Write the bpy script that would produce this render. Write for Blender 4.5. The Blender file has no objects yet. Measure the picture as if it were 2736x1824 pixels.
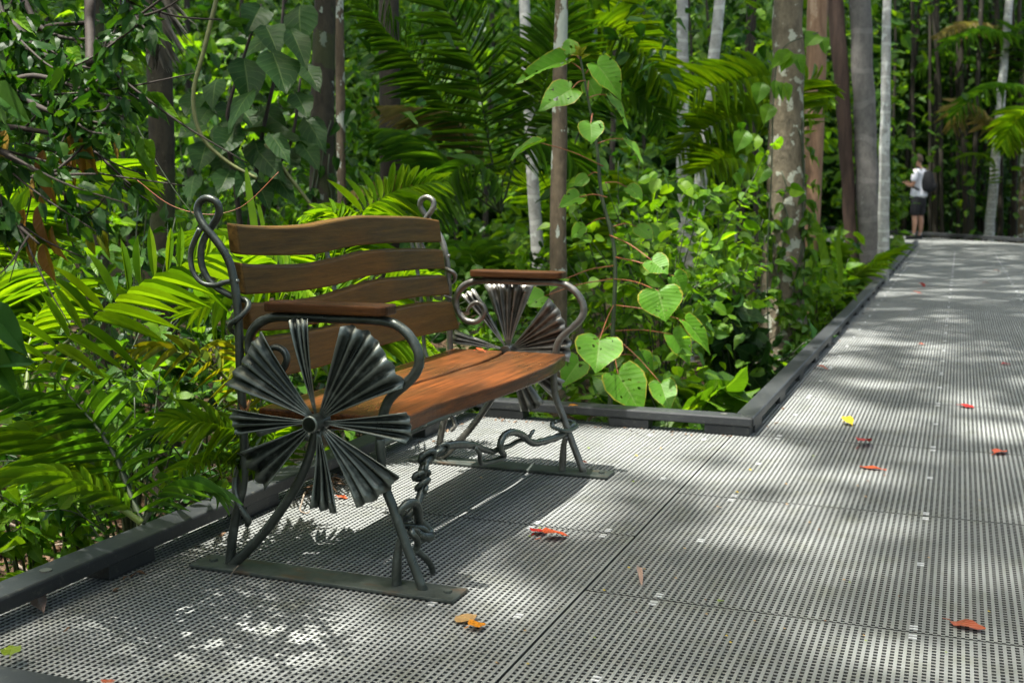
import bpy, math, random
import numpy as np
from mathutils import Vector, noise

SC = bpy.context.scene
COL = SC.collection
rng = np.random.default_rng(11)
random.seed(5)
R = math.radians

# ------------------------------------------------------------------ camera, sky, sun, exposure
CAM_Z = 0.93
PITCH, YAW, FPX = R(7.253), R(21.131), 3080.0       # FPX: focal length in pixels of a 2736 px wide frame
cam_d = bpy.data.cameras.new("camera")
cam = bpy.data.objects.new("camera", cam_d)
COL.objects.link(cam)
cam.location = (0, 0, CAM_Z)
cam.rotation_euler = (R(90) - PITCH, 0, YAW)
cam_d.sensor_width = 36
cam_d.lens = FPX / 2736 * 36
cam_d.clip_start = 0.05
cam_d.clip_end = 500
cam_d.dof.use_dof = True
cam_d.dof.focus_distance = 2.9
cam_d.dof.aperture_fstop = 5.6
SC.camera = cam

SUN_DIR = Vector((-0.21, -0.18, 1.0)).normalized()   # towards the sun
world = bpy.data.worlds.new("World")
SC.world = world
world.use_nodes = True
wn = world.node_tree
wn.nodes.clear()
w_out = wn.nodes.new("ShaderNodeOutputWorld")
w_bg = wn.nodes.new("ShaderNodeBackground")
w_sky = wn.nodes.new("ShaderNodeTexSky")
w_sky.sky_type = 'NISHITA'
w_sky.sun_disc = False
w_sky.sun_elevation = math.asin(SUN_DIR.z)
w_sky.sun_rotation = math.atan2(SUN_DIR.x, SUN_DIR.y)
w_sky.dust_density = 4.0
w_sky.air_density = 0.7
w_sky.ozone_density = 0.3
w_bg.inputs[1].default_value = 0.15
w_tint = wn.nodes.new("ShaderNodeMix"); w_tint.data_type = 'RGBA'; w_tint.blend_type = 'MULTIPLY'
w_tint.inputs[0].default_value = 1.0; w_tint.inputs[7].default_value = (1.0, 0.99, 0.84, 1)      # warm tint laid over the sky to take out blue
wn.links.new(w_sky.outputs[0], w_tint.inputs[6]); wn.links.new(w_tint.outputs[2], w_bg.inputs[0])
wn.links.new(w_bg.outputs[0], w_out.inputs[0])
sun_d = bpy.data.lights.new("sun", 'SUN')
sun_d.energy = 3.15
sun_d.angle = R(0.5)
sun_d.color = (1.0, 0.965, 0.90)
sun = bpy.data.objects.new("sun", sun_d)
COL.objects.link(sun)
sun.location = (0, 0, 30)
sun.rotation_euler = SUN_DIR.to_track_quat('Z', 'Y').to_euler()
SC.view_settings.view_transform = 'Standard'
SC.view_settings.look = 'None'
SC.view_settings.gamma = 1
SC.view_settings.exposure = 2.3
SC.cycles.max_bounces = 7
SC.cycles.diffuse_bounces = 4
SC.cycles.glossy_bounces = 3
SC.cycles.transmission_bounces = 5
SC.cycles.sample_clamp_indirect = 6

# ------------------------------------------------------------------ helpers: picture point -> place, meshes, materials
_fw = np.array([-math.sin(YAW), math.cos(YAW), 0]); _rt = np.array([math.cos(YAW), math.sin(YAW), 0]); _up = np.array([0, 0, 1.])
CF = _fw * math.cos(PITCH) - _up * math.sin(PITCH)
CU = _fw * math.sin(PITCH) + _up * math.cos(PITCH)
CAMP = np.array([0, 0, CAM_Z])
TOCAM = -CF

def ray(x, y):
    x = x * 2736 / 2352; y = y * 2736 / 2352
    return CF + _rt * (x - 1368) / FPX - CU * (y - 912) / FPX

def at(x, y, d):
    """point d metres in front of the camera (x, y on a 2352 px wide frame)"""
    return CAMP + ray(x, y) * d

def onz(x, y, z=0.0):
    r = ray(x, y)
    return CAMP + r * ((z - CAM_Z) / r[2])

def nrm(v):
    v = np.asarray(v, float)
    return v / (np.linalg.norm(v, axis=-1, keepdims=True) + 1e-12)

class MB:
    """collects geometry, builds ONE mesh object"""
    def __init__(s):
        s.v = []; s.f = []; s.uv = []; s.n = 0
    def add(s, verts, faces, uv=None, mat=0):
        verts = np.asarray(verts, float).reshape(-1, 3)
        s.v.append(verts)
        s.uv.append(np.zeros((len(verts), 2)) if uv is None else np.asarray(uv, float))
        faces = faces if isinstance(faces, list) else [faces]
        for fa in faces:
            fa = np.asarray(fa, int)
            if fa.size: s.f.append((fa + s.n, mat))
        s.n += len(verts)
    def box(s, lo, hi, mat=0):
        x0, y0, z0 = lo; x1, y1, z1 = hi
        v = [(x0,y0,z0),(x1,y0,z0),(x1,y1,z0),(x0,y1,z0),(x0,y0,z1),(x1,y0,z1),(x1,y1,z1),(x0,y1,z1)]
        s.add(v, np.array([(0,3,2,1),(4,5,6,7),(0,1,5,4),(1,2,6,5),(2,3,7,6),(3,0,4,7)]), mat=mat)
    def tube(s, pts, rad, sides=8, mat=0, caps=True, jag=0.0, seed=0):
        P = np.asarray(pts, float); n = len(P)
        rad = np.full(n, rad) if np.isscalar(rad) else np.asarray(rad, float)
        T = nrm(np.gradient(P, axis=0))
        ref = np.array([0, 0, 1.]) if abs(T[0][2]) < .9 else np.array([1., 0, 0])
        a = nrm(np.cross(T[0], ref)); A = [a]
        for i in range(1, n):
            a = nrm(a - T[i] * np.dot(a, T[i])); A.append(a)
        A = np.array(A); B = np.cross(T, A)
        th = np.linspace(0, 2 * np.pi, sides, endpoint=False)
        rr = rad[:, None] * np.ones(sides)[None]
        if jag:
            rs = np.random.default_rng(seed)
            lobe = 1 + jag * np.sin(th * 3 + rs.random() * 6)[None] * .6 + jag * rs.normal(0, .5, (n, sides))
            rr = rr * lobe
        V = P[:, None] + rr[..., None] * (np.cos(th)[None, :, None] * A[:, None] + np.sin(th)[None, :, None] * B[:, None])
        i = np.arange(n - 1)[:, None] * sides; j = np.arange(sides)[None]; k = (j + 1) % sides
        q = np.stack([i + j, i + k, i + sides + k, i + sides + j], -1).reshape(-1, 4)
        L = np.concatenate([[0], np.cumsum(np.linalg.norm(np.diff(P, axis=0), axis=1))])
        uv = np.stack([np.repeat(L, sides), np.tile(th / 6.2832, n)], 1)
        fs = [q]
        if caps and sides > 3:
            fs += [np.arange(sides)[::-1][None], (np.arange(sides) + (n - 1) * sides)[None]]
        s.add(V.reshape(-1, 3), fs, uv, mat)
    def scatter(s, tm, P, X, Z, L, W, mat=0):
        """copies of a leaf template; X = direction, Z = normal hint, L, W = length and width"""
        tv, tf, tu = tm
        P = np.asarray(P, float).reshape(-1, 3); N = len(P)
        if not N: return
        X = nrm(np.broadcast_to(X, (N, 3))); Z = np.broadcast_to(np.asarray(Z, float), (N, 3))
        Y = nrm(np.cross(Z, X)); Zn = np.cross(X, Y)
        L = np.broadcast_to(np.asarray(L, float), (N,)); W = np.broadcast_to(np.asarray(W, float), (N,))
        V = (P[:, None] + tv[None, :, 0, None] * L[:, None, None] * X[:, None]
             + tv[None, :, 1, None] * W[:, None, None] * Y[:, None] + tv[None, :, 2, None] * L[:, None, None] * Zn[:, None])
        m = len(tv)
        F = (tf[None] + (np.arange(N) * m)[:, None, None]).reshape(-1, tf.shape[1])
        s.add(V.reshape(-1, 3), F, np.tile(tu, (N, 1)), mat)
    def build(s, name, mats, parent=None, smooth=True, bevel=0, base=None):
        me = bpy.data.meshes.new(name)
        V = np.concatenate(s.v)
        off = np.zeros(3)
        if parent is not None:
            p = parent
            while p is not None: off = off + np.array(p.location); p = p.parent
        elif base is not None: off = np.asarray(base, float)
        V = V - off
        me.vertices.add(len(V)); me.vertices.foreach_set("co", V.ravel().astype(np.float32))
        li = np.concatenate([f.ravel() for f, _ in s.f])
        cnt = np.concatenate([np.full(len(f), f.shape[1]) for f, _ in s.f])
        mi = np.concatenate([np.full(len(f), m) for f, m in s.f])
        me.loops.add(len(li)); me.loops.foreach_set("vertex_index", li.astype(np.int32))
        me.polygons.add(len(cnt))
        me.polygons.foreach_set("loop_start", np.concatenate([[0], np.cumsum(cnt)[:-1]]).astype(np.int32))
        me.polygons.foreach_set("material_index", mi.astype(np.int32))
        me.polygons.foreach_set("use_smooth", np.full(len(cnt), smooth))
        UV = np.concatenate(s.uv)
        ul = me.uv_layers.new(name="UVMap")
        ul.data.foreach_set("uv", UV[li].ravel().astype(np.float32))
        me.update(calc_edges=True)
        for m in (mats if isinstance(mats, (list, tuple)) else [mats]): me.materials.append(m)
        o = bpy.data.objects.new(name, me); COL.objects.link(o)
        if parent is not None: o.parent = parent
        elif base is not None: o.location = off
        if bevel:
            b = o.modifiers.new("bevel", 'BEVEL'); b.width = bevel; b.segments = 2; b.limit_method = 'ANGLE'
        return o

def thing(name, label, cat, loc=(0, 0, 0), group=None):
    o = bpy.data.objects.new(name, None); COL.objects.link(o)
    o.location = tuple(float(c) for c in loc); o.empty_display_size = .1
    return tag(o, label, cat, group)

def tag(o, label, cat, group=None):
    o["label"] = label; o["category"] = cat
    if group: o["group"] = group
    return o

def kind(o, k):
    o["kind"] = k
    return o

def smooth(pts, n=8):
    """Catmull-Rom through the points"""
    P = np.asarray(pts, float)
    Q = np.vstack([2 * P[0] - P[1], P, 2 * P[-1] - P[-2]])
    out = []
    for i in range(len(P) - 1):
        a, b, c, d = Q[i:i + 4]
        for t in np.linspace(0, 1, n, endpoint=False):
            out.append(.5 * (2 * b + (c - a) * t + (2 * a - 5 * b + 4 * c - d) * t * t + (3 * b - a - 3 * c + d) * t ** 3))
    out.append(P[-1])
    return np.array(out)

# leaf templates: outline of one half, folded along the midrib and curled along the length
OUT = dict(
    heart=[(0,.0),(-.10,.10),(-.15,.22),(-.11,.36),(.04,.46),(.25,.5),(.48,.43),(.70,.27),(.86,.12),(1,0)],
    round=[(0,.02),(-.03,.14),(.02,.30),(.16,.44),(.38,.5),(.60,.45),(.80,.29),(.93,.10),(1,0)],
    ovate=[(0,.01),(.05,.18),(.16,.38),(.32,.5),(.50,.46),(.68,.32),(.84,.14),(.93,.045),(1,0)],
    lance=[(0,.02),(.1,.22),(.28,.45),(.46,.5),(.66,.40),(.84,.2),(1,0)],
    strap=[(0,.12),(.08,.36),(.25,.5),(.45,.49),(.65,.40),(.83,.22),(1,.0)],
    spat=[(0,.03),(.12,.09),(.3,.22),(.5,.4),(.68,.5),(.82,.44),(.93,.24),(1,0)],
    diamond=[(0,.03),(.22,.42),(.5,.5),(.78,.3),(1,0)],
)
def leaf_tm(shape, fold=.25, curl=.25, wave=0.0, rings=1, ph=0.0):
    o = np.array(OUT[shape], float); n = len(o)
    v = []; u = []
    for sgn in (1, -1):
        for i, (x, y) in enumerate(o):
            xm = min(max(x, 0), 1)
            for k in range(rings + 1):
                t = k / rings
                px = xm + (x - xm) * t; py = y * t * sgn
                z = fold * abs(py) - curl * max(px, 0) ** 1.7 + wave * t * math.sin(i * 1.9 + ph + sgn)
                v.append((px, py, z)); u.append((px, sgn * t))
    f = []
    m = rings + 1
    for h in range(2):
        for i in range(n - 1):
            for k in range(rings):
                a = h * n * m + i * m + k
                q = (a, a + m, a + m + 1, a + 1)
                f.append(q if h == 0 else q[::-1])
    return np.array(v), np.array(f)[:, ::-1], np.array(u)

STRAPS = [leaf_tm('strap', .35, c) for c in (.06, .2, .42)]
LEAVES = {k: [leaf_tm(k, fo, cu, .045 if k in ('heart', 'ovate') else .025, 2 if k in ('heart', 'round') else 1, ph) for fo, cu, ph in ((.15, .12, 0), (.3, .3, 1.3), (.02, .45, 2.9))]
          for k in ('heart', 'round', 'ovate', 'lance', 'spat')}
CARD = (np.array([(0, 0, 0), (.4, .5, .06), (1, 0, -.05), (.4, -.5, .06)]), np.array([(0, 2, 1), (0, 3, 2)])[:, ::-1], np.array([(0, 0), (.4, 1), (1, 0), (.4, -1.)]))

# ---- materials
def new_mat(name):
    m = bpy.data.materials.new(name); m.use_nodes = True
    nt = m.node_tree; nt.nodes.clear()
    out = nt.nodes.new("ShaderNodeOutputMaterial")
    return m, nt, out

def nd(nt, typ, ins=None, **kw):
    n = nt.nodes.new(typ)
    for k, v in kw.items(): setattr(n, k, v)
    for k, v in (ins or {}).items():
        if hasattr(v, 'is_linked') or isinstance(v, bpy.types.NodeSocket): nt.links.new(v, n.inputs[k])
        else: n.inputs[k].default_value = v
    return n

def ramp(nt, fac, stops, interp='LINEAR'):
    r = nt.nodes.new("ShaderNodeValToRGB"); r.color_ramp.interpolation = interp
    el = r.color_ramp.elements
    while len(el) < len(stops): el.new(.5)
    for e, (p, c) in zip(el, stops):
        e.position = p; e.color = (*c, 1) if len(c) == 3 else c
    nt.links.new(fac, r.inputs[0])
    return r.outputs[0]

def mth(nt, op, a, b=0.0, c=None):
    n = nd(nt, "ShaderNodeMath", {0: a, 1: b}, operation=op)
    if c is not None: n.inputs[2].default_value = c
    return n.outputs[0]

def mixc(nt, fac, a, b, blend='MIX'):
    n = nt.nodes.new("ShaderNodeMix"); n.data_type = 'RGBA'; n.blend_type = blend
    for i, v in ((0, fac), (6, a), (7, b)):
        if isinstance(v, bpy.types.NodeSocket): nt.links.new(v, n.inputs[i])
        else: n.inputs[i].default_value = (*v, 1) if isinstance(v, tuple) and len(v) == 3 else v
    return n.outputs[2]

def noise_t(nt, scale, detail=3, vec=None, rough=.55, dim='3D'):
    n = nt.nodes.new("ShaderNodeTexNoise"); n.inputs["Scale"].default_value = scale
    n.inputs["Detail"].default_value = detail; n.inputs["Roughness"].default_value = rough
    if vec is not None: nt.links.new(vec, n.inputs["Vector"])
    return n.outputs[0]

def objco(nt, scale=(1, 1, 1)):
    c = nt.nodes.new("ShaderNodeTexCoord")
    m = nd(nt, "ShaderNodeMapping", {0: c.outputs["Object"]}); m.inputs[3].default_value = scale
    return m.outputs[0]

def leaf_mat(name, cols, trans=.42, tint=(2.3, 2.0, .6), rough=.5, veins=0.0, rim=0.0, spots=0.0, spec=.22, holes=0.0):
    m, nt, out = new_mat(name)
    g = nt.nodes.new("ShaderNodeNewGeometry")
    rnd = g.outputs["Random Per Island"]
    st = [(i / max(1, len(cols) - 1), c) for i, c in enumerate(cols)]
    c = ramp(nt, rnd, st)
    uvn = nt.nodes.new("ShaderNodeUVMap")
    sep = nd(nt, "ShaderNodeSeparateXYZ", {0: uvn.outputs[0]})
    u, v = sep.outputs[0], mth(nt, 'ABSOLUTE', sep.outputs[1])
    nz = noise_t(nt, 14, 3, objco(nt))
    c = mixc(nt, .5, c, ramp(nt, nz, [(.3, (.55, .55, .55)), (.7, (1.35, 1.3, 1.2))]), 'MULTIPLY')
    h = None
    if veins:
        side = mth(nt, 'FRACT', mth(nt, 'MULTIPLY', mth(nt, 'SUBTRACT', u, mth(nt, 'MULTIPLY', v, .22)), 8.0))
        sv = mth(nt, 'LESS_THAN', side, .10)
        mid = mth(nt, 'LESS_THAN', v, .045)
        vv = mth(nt, 'MAXIMUM', mth(nt, 'MULTIPLY', sv, .6), mid)
        c = mixc(nt, mth(nt, 'MULTIPLY', vv, veins), c, (.22, .30, .10))
        h = mth(nt, 'PINGPONG', mth(nt, 'MULTIPLY', mth(nt, 'SUBTRACT', u, mth(nt, 'MULTIPLY', v, .22)), 8.0), .5)
    if rim:
        rn = noise_t(nt, 30, 2, objco(nt))
        rf = mth(nt, 'GREATER_THAN', mth(nt, 'ADD', v, mth(nt, 'MULTIPLY', rn, .25)), 1.07)
        c = mixc(nt, mth(nt, 'MULTIPLY', rf, rim), c, (.30, .26, .03))
    if spots:
        sn = noise_t(nt, 55, 2, objco(nt))
        c = mixc(nt, mth(nt, 'MULTIPLY', mth(nt, 'GREATER_THAN', sn, .70), spots), c, (.10, .06, .02))
    p = nd(nt, "ShaderNodeBsdfPrincipled", {"Base Color": c, "Roughness": rough, "Specular IOR Level": spec})
    if h is not None:
        b = nd(nt, "ShaderNodeBump", {"Strength": .35, "Distance": .004, "Height": h}); nt.links.new(b.outputs[0], p.inputs["Normal"])
    tc = mixc(nt, 1.0, c, tint, 'MULTIPLY')
    t = nd(nt, "ShaderNodeBsdfTranslucent", {"Color": tc})
    mx = nd(nt, "ShaderNodeMixShader", {0: trans, 1: p.outputs[0], 2: t.outputs[0]})
    if holes:      # insect bites
        hn = noise_t(nt, 38, 1, objco(nt))
        hm = mth(nt, 'GREATER_THAN', hn, holes)
        tr = nd(nt, "ShaderNodeBsdfTransparent")
        mx = nd(nt, "ShaderNodeMixShader", {0: hm, 1: mx.outputs[0], 2: tr.outputs[0]})
    nt.links.new(mx.outputs[0], out.inputs[0])
    return m

def simple_mat(name, col, rough=.6, metal=0.0, var=.3, scale=20, bump=0.0, stretch=(1, 1, 1), spec=.5, col2=None):
    m, nt, out = new_mat(name)
    nz = noise_t(nt, scale, 4, objco(nt, stretch))
    c2 = col2 or tuple(x * (1 - var) for x in col)
    c = ramp(nt, nz, [(.32, c2), (.68, tuple(min(1, x * (1 + var * .6)) for x in col))])
    p = nd(nt, "ShaderNodeBsdfPrincipled", {"Base Color": c, "Roughness": rough, "Metallic": metal, "Specular IOR Level": spec})
    if bump:
        b = nd(nt, "ShaderNodeBump", {"Strength": bump, "Distance": .01, "Height": nz}); nt.links.new(b.outputs[0], p.inputs["Normal"])
    nt.links.new(p.outputs[0], out.inputs[0])
    return m

def bark_mat(name, base, dark, lichen=(.42, .46, .40), amount=.5, lscale=7, stretch=.45, rings=0.0, rscale=9, bump=.5, moss=0.0, vst=.12):
    m, nt, out = new_mat(name)
    co = objco(nt, (1, 1, stretch)); co2 = objco(nt, (1, 1, vst))
    n1 = noise_t(nt, 18, 6, co2, .7); n2 = noise_t(nt, lscale, 5, co, .55); n3 = noise_t(nt, 60, 2, objco(nt))
    c = ramp(nt, n1, [(.3, dark), (.62, base)])
    th = .78 - .38 * amount
    edge = ramp(nt, mth(nt, 'ADD', n2, mth(nt, 'MULTIPLY', mth(nt, 'SUBTRACT', n3, .5), .08)), [(th, (0, 0, 0)), (th + .02, (1, 1, 1))])
    sepc = nd(nt, "ShaderNodeSeparateColor", {0: edge})
    c = mixc(nt, mth(nt, 'MULTIPLY', sepc.outputs[0], .85), c, lichen)
    if moss:
        n4 = noise_t(nt, 3.2, 3, co)
        ms = mth(nt, 'MULTIPLY', mth(nt, 'GREATER_THAN', n4, .52), moss)
        c = mixc(nt, ms, c, (.035, .05, .012))
    ht = n1
    if rings:
        sp = nd(nt, "ShaderNodeSeparateXYZ", {0: objco(nt)})
        rv = mth(nt, 'FRACT', mth(nt, 'ADD', mth(nt, 'MULTIPLY', sp.outputs[2], rscale), mth(nt, 'MULTIPLY', noise_t(nt, 2.0, 2, objco(nt)), .8)))
        rl = mth(nt, 'LESS_THAN', rv, .16)
        c = mixc(nt, mth(nt, 'MULTIPLY', rl, rings), c, tuple(min(1, x * 1.7 + .03) for x in base))
        ht = mth(nt, 'ADD', n1, mth(nt, 'MULTIPLY', rl, .4))
    p = nd(nt, "ShaderNodeBsdfPrincipled", {"Base Color": c, "Roughness": .85, "Specular IOR Level": .25})
    b = nd(nt, "ShaderNodeBump", {"Strength": bump, "Distance": .02, "Height": ht}); nt.links.new(b.outputs[0], p.inputs["Normal"])
    nt.links.new(p.outputs[0], out.inputs[0])
    return m

def wax(v, ax):
    return v if ax == 'y' else (v[1], v[0], v[2])

def wood_mat(name, cols, rough=.42, patch=None, sk=.28, ax='y'):
    m, nt, out = new_mat(name)
    g = noise_t(nt, 9, 6, objco(nt, wax((9, .55, 9), ax)), .62)
    g2 = noise_t(nt, 5, 3, objco(nt, wax((1.2, .5, 1.2), ax)), .5)
    streak = noise_t(nt, 26, 4, objco(nt, wax((4, .16, 4), ax)), .6)
    fine = noise_t(nt, 60, 3, objco(nt, wax((6, .35, 6), ax)), .7)
    c = ramp(nt, g, [(.25, cols[0]), (.5, cols[1]), (.75, cols[2])])
    if patch: c = mixc(nt, ramp(nt, g2, [(.42, (0, 0, 0)), (.62, (1, 1, 1))]), c, patch)
    c = mixc(nt, .6, c, ramp(nt, fine, [(.3, (.55, .55, .55)), (.65, (1.2, 1.2, 1.2))]), 'MULTIPLY')
    c = mixc(nt, sk, c, ramp(nt, streak, [(.36, (.34, .36, .40)), (.5, (.95, .92, .9)), (.64, (1.75, 1.6, 1.3))]), 'MULTIPLY')
    p = nd(nt, "ShaderNodeBsdfPrincipled", {"Base Color": c, "Roughness": ramp(nt, g2, [(.3, (rough - .06,) * 3), (.7, (rough + .14,) * 3)]), "Specular IOR Level": .16})
    b = nd(nt, "ShaderNodeBump", {"Strength": .22, "Distance": .003, "Height": fine}); nt.links.new(b.outputs[0], p.inputs["Normal"])
    nt.links.new(p.outputs[0], out.inputs[0])
    return m

def metal_mat(name, c0, c1, c2, rough=.38, metal=.75):
    m, nt, out = new_mat(name)
    n1 = noise_t(nt, 22, 5, objco(nt), .6); n2 = noise_t(nt, 90, 3, objco(nt))
    pt = nt.nodes.new("ShaderNodeNewGeometry").outputs["Pointiness"]
    c = ramp(nt, n1, [(.3, c0), (.55, c1), (.8, c2)])
    c = mixc(nt, ramp(nt, pt, [(.52, (0, 0, 0)), (.60, (.55, .55, .55))]), c, tuple(x * 2.2 for x in c2))
    r = ramp(nt, n1, [(.3, (rough - .1,) * 3), (.75, (rough + .2,) * 3)])
    p = nd(nt, "ShaderNodeBsdfPrincipled", {"Base Color": c, "Roughness": r, "Metallic": metal})
    b = nd(nt, "ShaderNodeBump", {"Strength": .25, "Distance": .004, "Height": mth(nt, 'ADD', n1, mth(nt, 'MULTIPLY', n2, .4))}); nt.links.new(b.outputs[0], p.inputs["Normal"])
    nt.links.new(p.outputs[0], out.inputs[0])
    return m

G = {}
G['palm'] = leaf_mat("palm leaf", [(.050, .125, .006), (.090, .190, .007), (.140, .240, .008)], .52, tint=(2.1, 1.9, .4), rough=.42)
G['palm_dark'] = leaf_mat("deep green palm leaf", [(.028, .085, .010), (.050, .130, .012), (.080, .175, .014)], .42, tint=(2.0, 2.0, .45), rough=.4)
G['palm_yel'] = leaf_mat("yellowing palm leaf", [(.11, .16, .008), (.18, .19, .010), (.08, .14, .008)], .48, rough=.4, spots=.5)
G['palm_tan'] = leaf_mat("dry palm leaf", [(.20, .17, .06), (.15, .15, .04), (.26, .20, .10)], .4, tint=(1.6, 1.5, .9), rough=.7)
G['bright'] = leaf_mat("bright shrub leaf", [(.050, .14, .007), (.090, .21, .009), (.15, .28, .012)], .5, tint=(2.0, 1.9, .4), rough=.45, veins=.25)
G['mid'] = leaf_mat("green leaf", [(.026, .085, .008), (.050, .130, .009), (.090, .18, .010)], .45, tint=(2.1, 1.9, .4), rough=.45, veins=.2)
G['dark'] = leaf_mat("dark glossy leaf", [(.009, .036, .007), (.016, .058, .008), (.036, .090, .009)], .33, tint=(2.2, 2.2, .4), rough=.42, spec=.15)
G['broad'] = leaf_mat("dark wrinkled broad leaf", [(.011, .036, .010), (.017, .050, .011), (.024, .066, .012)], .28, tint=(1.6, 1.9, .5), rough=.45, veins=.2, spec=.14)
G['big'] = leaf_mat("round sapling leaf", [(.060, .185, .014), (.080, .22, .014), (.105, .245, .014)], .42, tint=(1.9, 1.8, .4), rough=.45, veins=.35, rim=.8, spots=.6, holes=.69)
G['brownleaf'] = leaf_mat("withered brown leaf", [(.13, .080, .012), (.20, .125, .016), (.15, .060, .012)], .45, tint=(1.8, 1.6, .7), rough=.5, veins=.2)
G['back'] = leaf_mat("shade-coloured back leaf", [(.010, .036, .006), (.018, .056, .007), (.032, .080, .008)], .4, tint=(2.0, 2.1, .5), rough=.6)  # shade of the deep forest is put into this leaf colour
G['litter'] = leaf_mat("dead leaf", [(.10, .055, .03), (.16, .10, .06), (.06, .035, .02), (.22, .16, .11)], .1, tint=(1, 1, 1), rough=.7)
G['canopy'] = leaf_mat("canopy leaf", [(.018, .055, .010), (.030, .085, .010), (.05, .11, .012)], .35, rough=.45)
M_stalk = simple_mat("green stalk", (.10, .14, .02), .5, var=.3)
M_darkstalk = simple_mat("dark green stalk", (.030, .045, .014), .55, var=.4)
M_red = simple_mat("red leaf stalk", (.26, .08, .028), .5, var=.3)
M_twig = simple_mat("brown twig", (.026, .018, .012), .8, var=.4, bump=.3)
M_greytwig = simple_mat("grey stick", (.20, .16, .12), .85, var=.4, bump=.3)
M_liana = simple_mat("olive liana", (.11, .12, .03), .6, var=.35)

# ------------------------------------------------------------------ ground
def ground_z(x, y):
    return -0.50 + .07 * noise.noise((x * .35, y * .35, 3.1)) + .03 * noise.noise((x * 1.3, y * 1.3, .7))

def build_ground():
    m, nt, out = new_mat("forest floor")
    co = objco(nt)
    n1 = noise_t(nt, 2.2, 5, co, .6); n2 = noise_t(nt, 26, 4, co, .65)
    c = ramp(nt, n2, [(.30, (.020, .013, .008)), (.5, (.055, .035, .020)), (.68, (.12, .075, .042))])
    c = mixc(nt, ramp(nt, n1, [(.45, (0, 0, 0)), (.6, (1, 1, 1))]), c, (.035, .045, .014))
    p = nd(nt, "ShaderNodeBsdfPrincipled", {"Base Color": c, "Roughness": .95, "Specular IOR Level": .1})
    b = nd(nt, "ShaderNodeBump", {"Strength": .8, "Distance": .04, "Height": n2}); nt.links.new(b.outputs[0], p.inputs["Normal"])
    nt.links.new(p.outputs[0], out.inputs[0])
    xs = np.concatenate([[-300, -120, -60], np.arange(-32, 14.1, .5), [30, 90, 300]])
    ys = np.concatenate([[-300, -90, -25], np.arange(-6, 48.1, .5), [70, 140, 300]])
    V = [(x, y, ground_z(x, y)) for y in ys for x in xs]
    nx, ny = len(xs), len(ys)
    F = [(j * nx + i, j * nx + i + 1, (j + 1) * nx + i + 1, (j + 1) * nx + i) for j in range(ny - 1) for i in range(nx - 1)]
    b = MB(); b.add(V, np.array(F))
    kind(b.build("ground", m), "structure")
build_ground()

# ------------------------------------------------------------------ boardwalk of moulded grating
def grating_mat():
    m, nt, out = new_mat("gritted grey grating")
    co = objco(nt)
    n1 = noise_t(nt, 420, 2, co, .7); n2 = noise_t(nt, 1.6, 4, co, .55); n3 = noise_t(nt, 9, 4, co)
    c = ramp(nt, n2, [(.3, (.170, .180, .172)), (.7, (.255, .267, .256))])
    c = mixc(nt, .55, c, ramp(nt, n1, [(.25, (.55, .55, .55)), (.6, (1.05, 1.05, 1.05)), (.8, (1.7, 1.7, 1.7))]), 'MULTIPLY')
    c = mixc(nt, ramp(nt, n3, [(.52, (0, 0, 0)), (.72, (.45, .45, .45))]), c, (.12, .125, .085))
    isl = nt.nodes.new("ShaderNodeNewGeometry").outputs["Random Per Island"]
    c = mixc(nt, .8, c, ramp(nt, isl, [(0, (.86, .86, .86)), (1, (1.1, 1.1, 1.1))]), 'MULTIPLY')
    p = nd(nt, "ShaderNodeBsdfPrincipled", {"Base Color": c, "Roughness": .62, "Specular IOR Level": .4})
    b = nd(nt, "ShaderNodeBump", {"Strength": .5, "Distance": .001, "Height": n1}); nt.links.new(b.outputs[0], p.inputs["Normal"])
    nt.links.new(p.outputs[0], out.inputs[0])
    return m
M_GRATE = grating_mat()
M_RESIN = simple_mat("dark resin bar sides", (.042, .044, .045), .5, var=.3, scale=40)
M_JOIST = simple_mat("dark joist", (.030, .032, .034), .7)
RAIL_A = onz(2352, 560)[:2]; RAIL_B = onz(2040, 539)[:2]      # where the far rail runs
_rd = (RAIL_B - RAIL_A) / np.linalg.norm(RAIL_B - RAIL_A)
def far_y(x):
    return RAIL_A[1] + (x - RAIL_A[0]) * _rd[1] / _rd[0]

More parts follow.
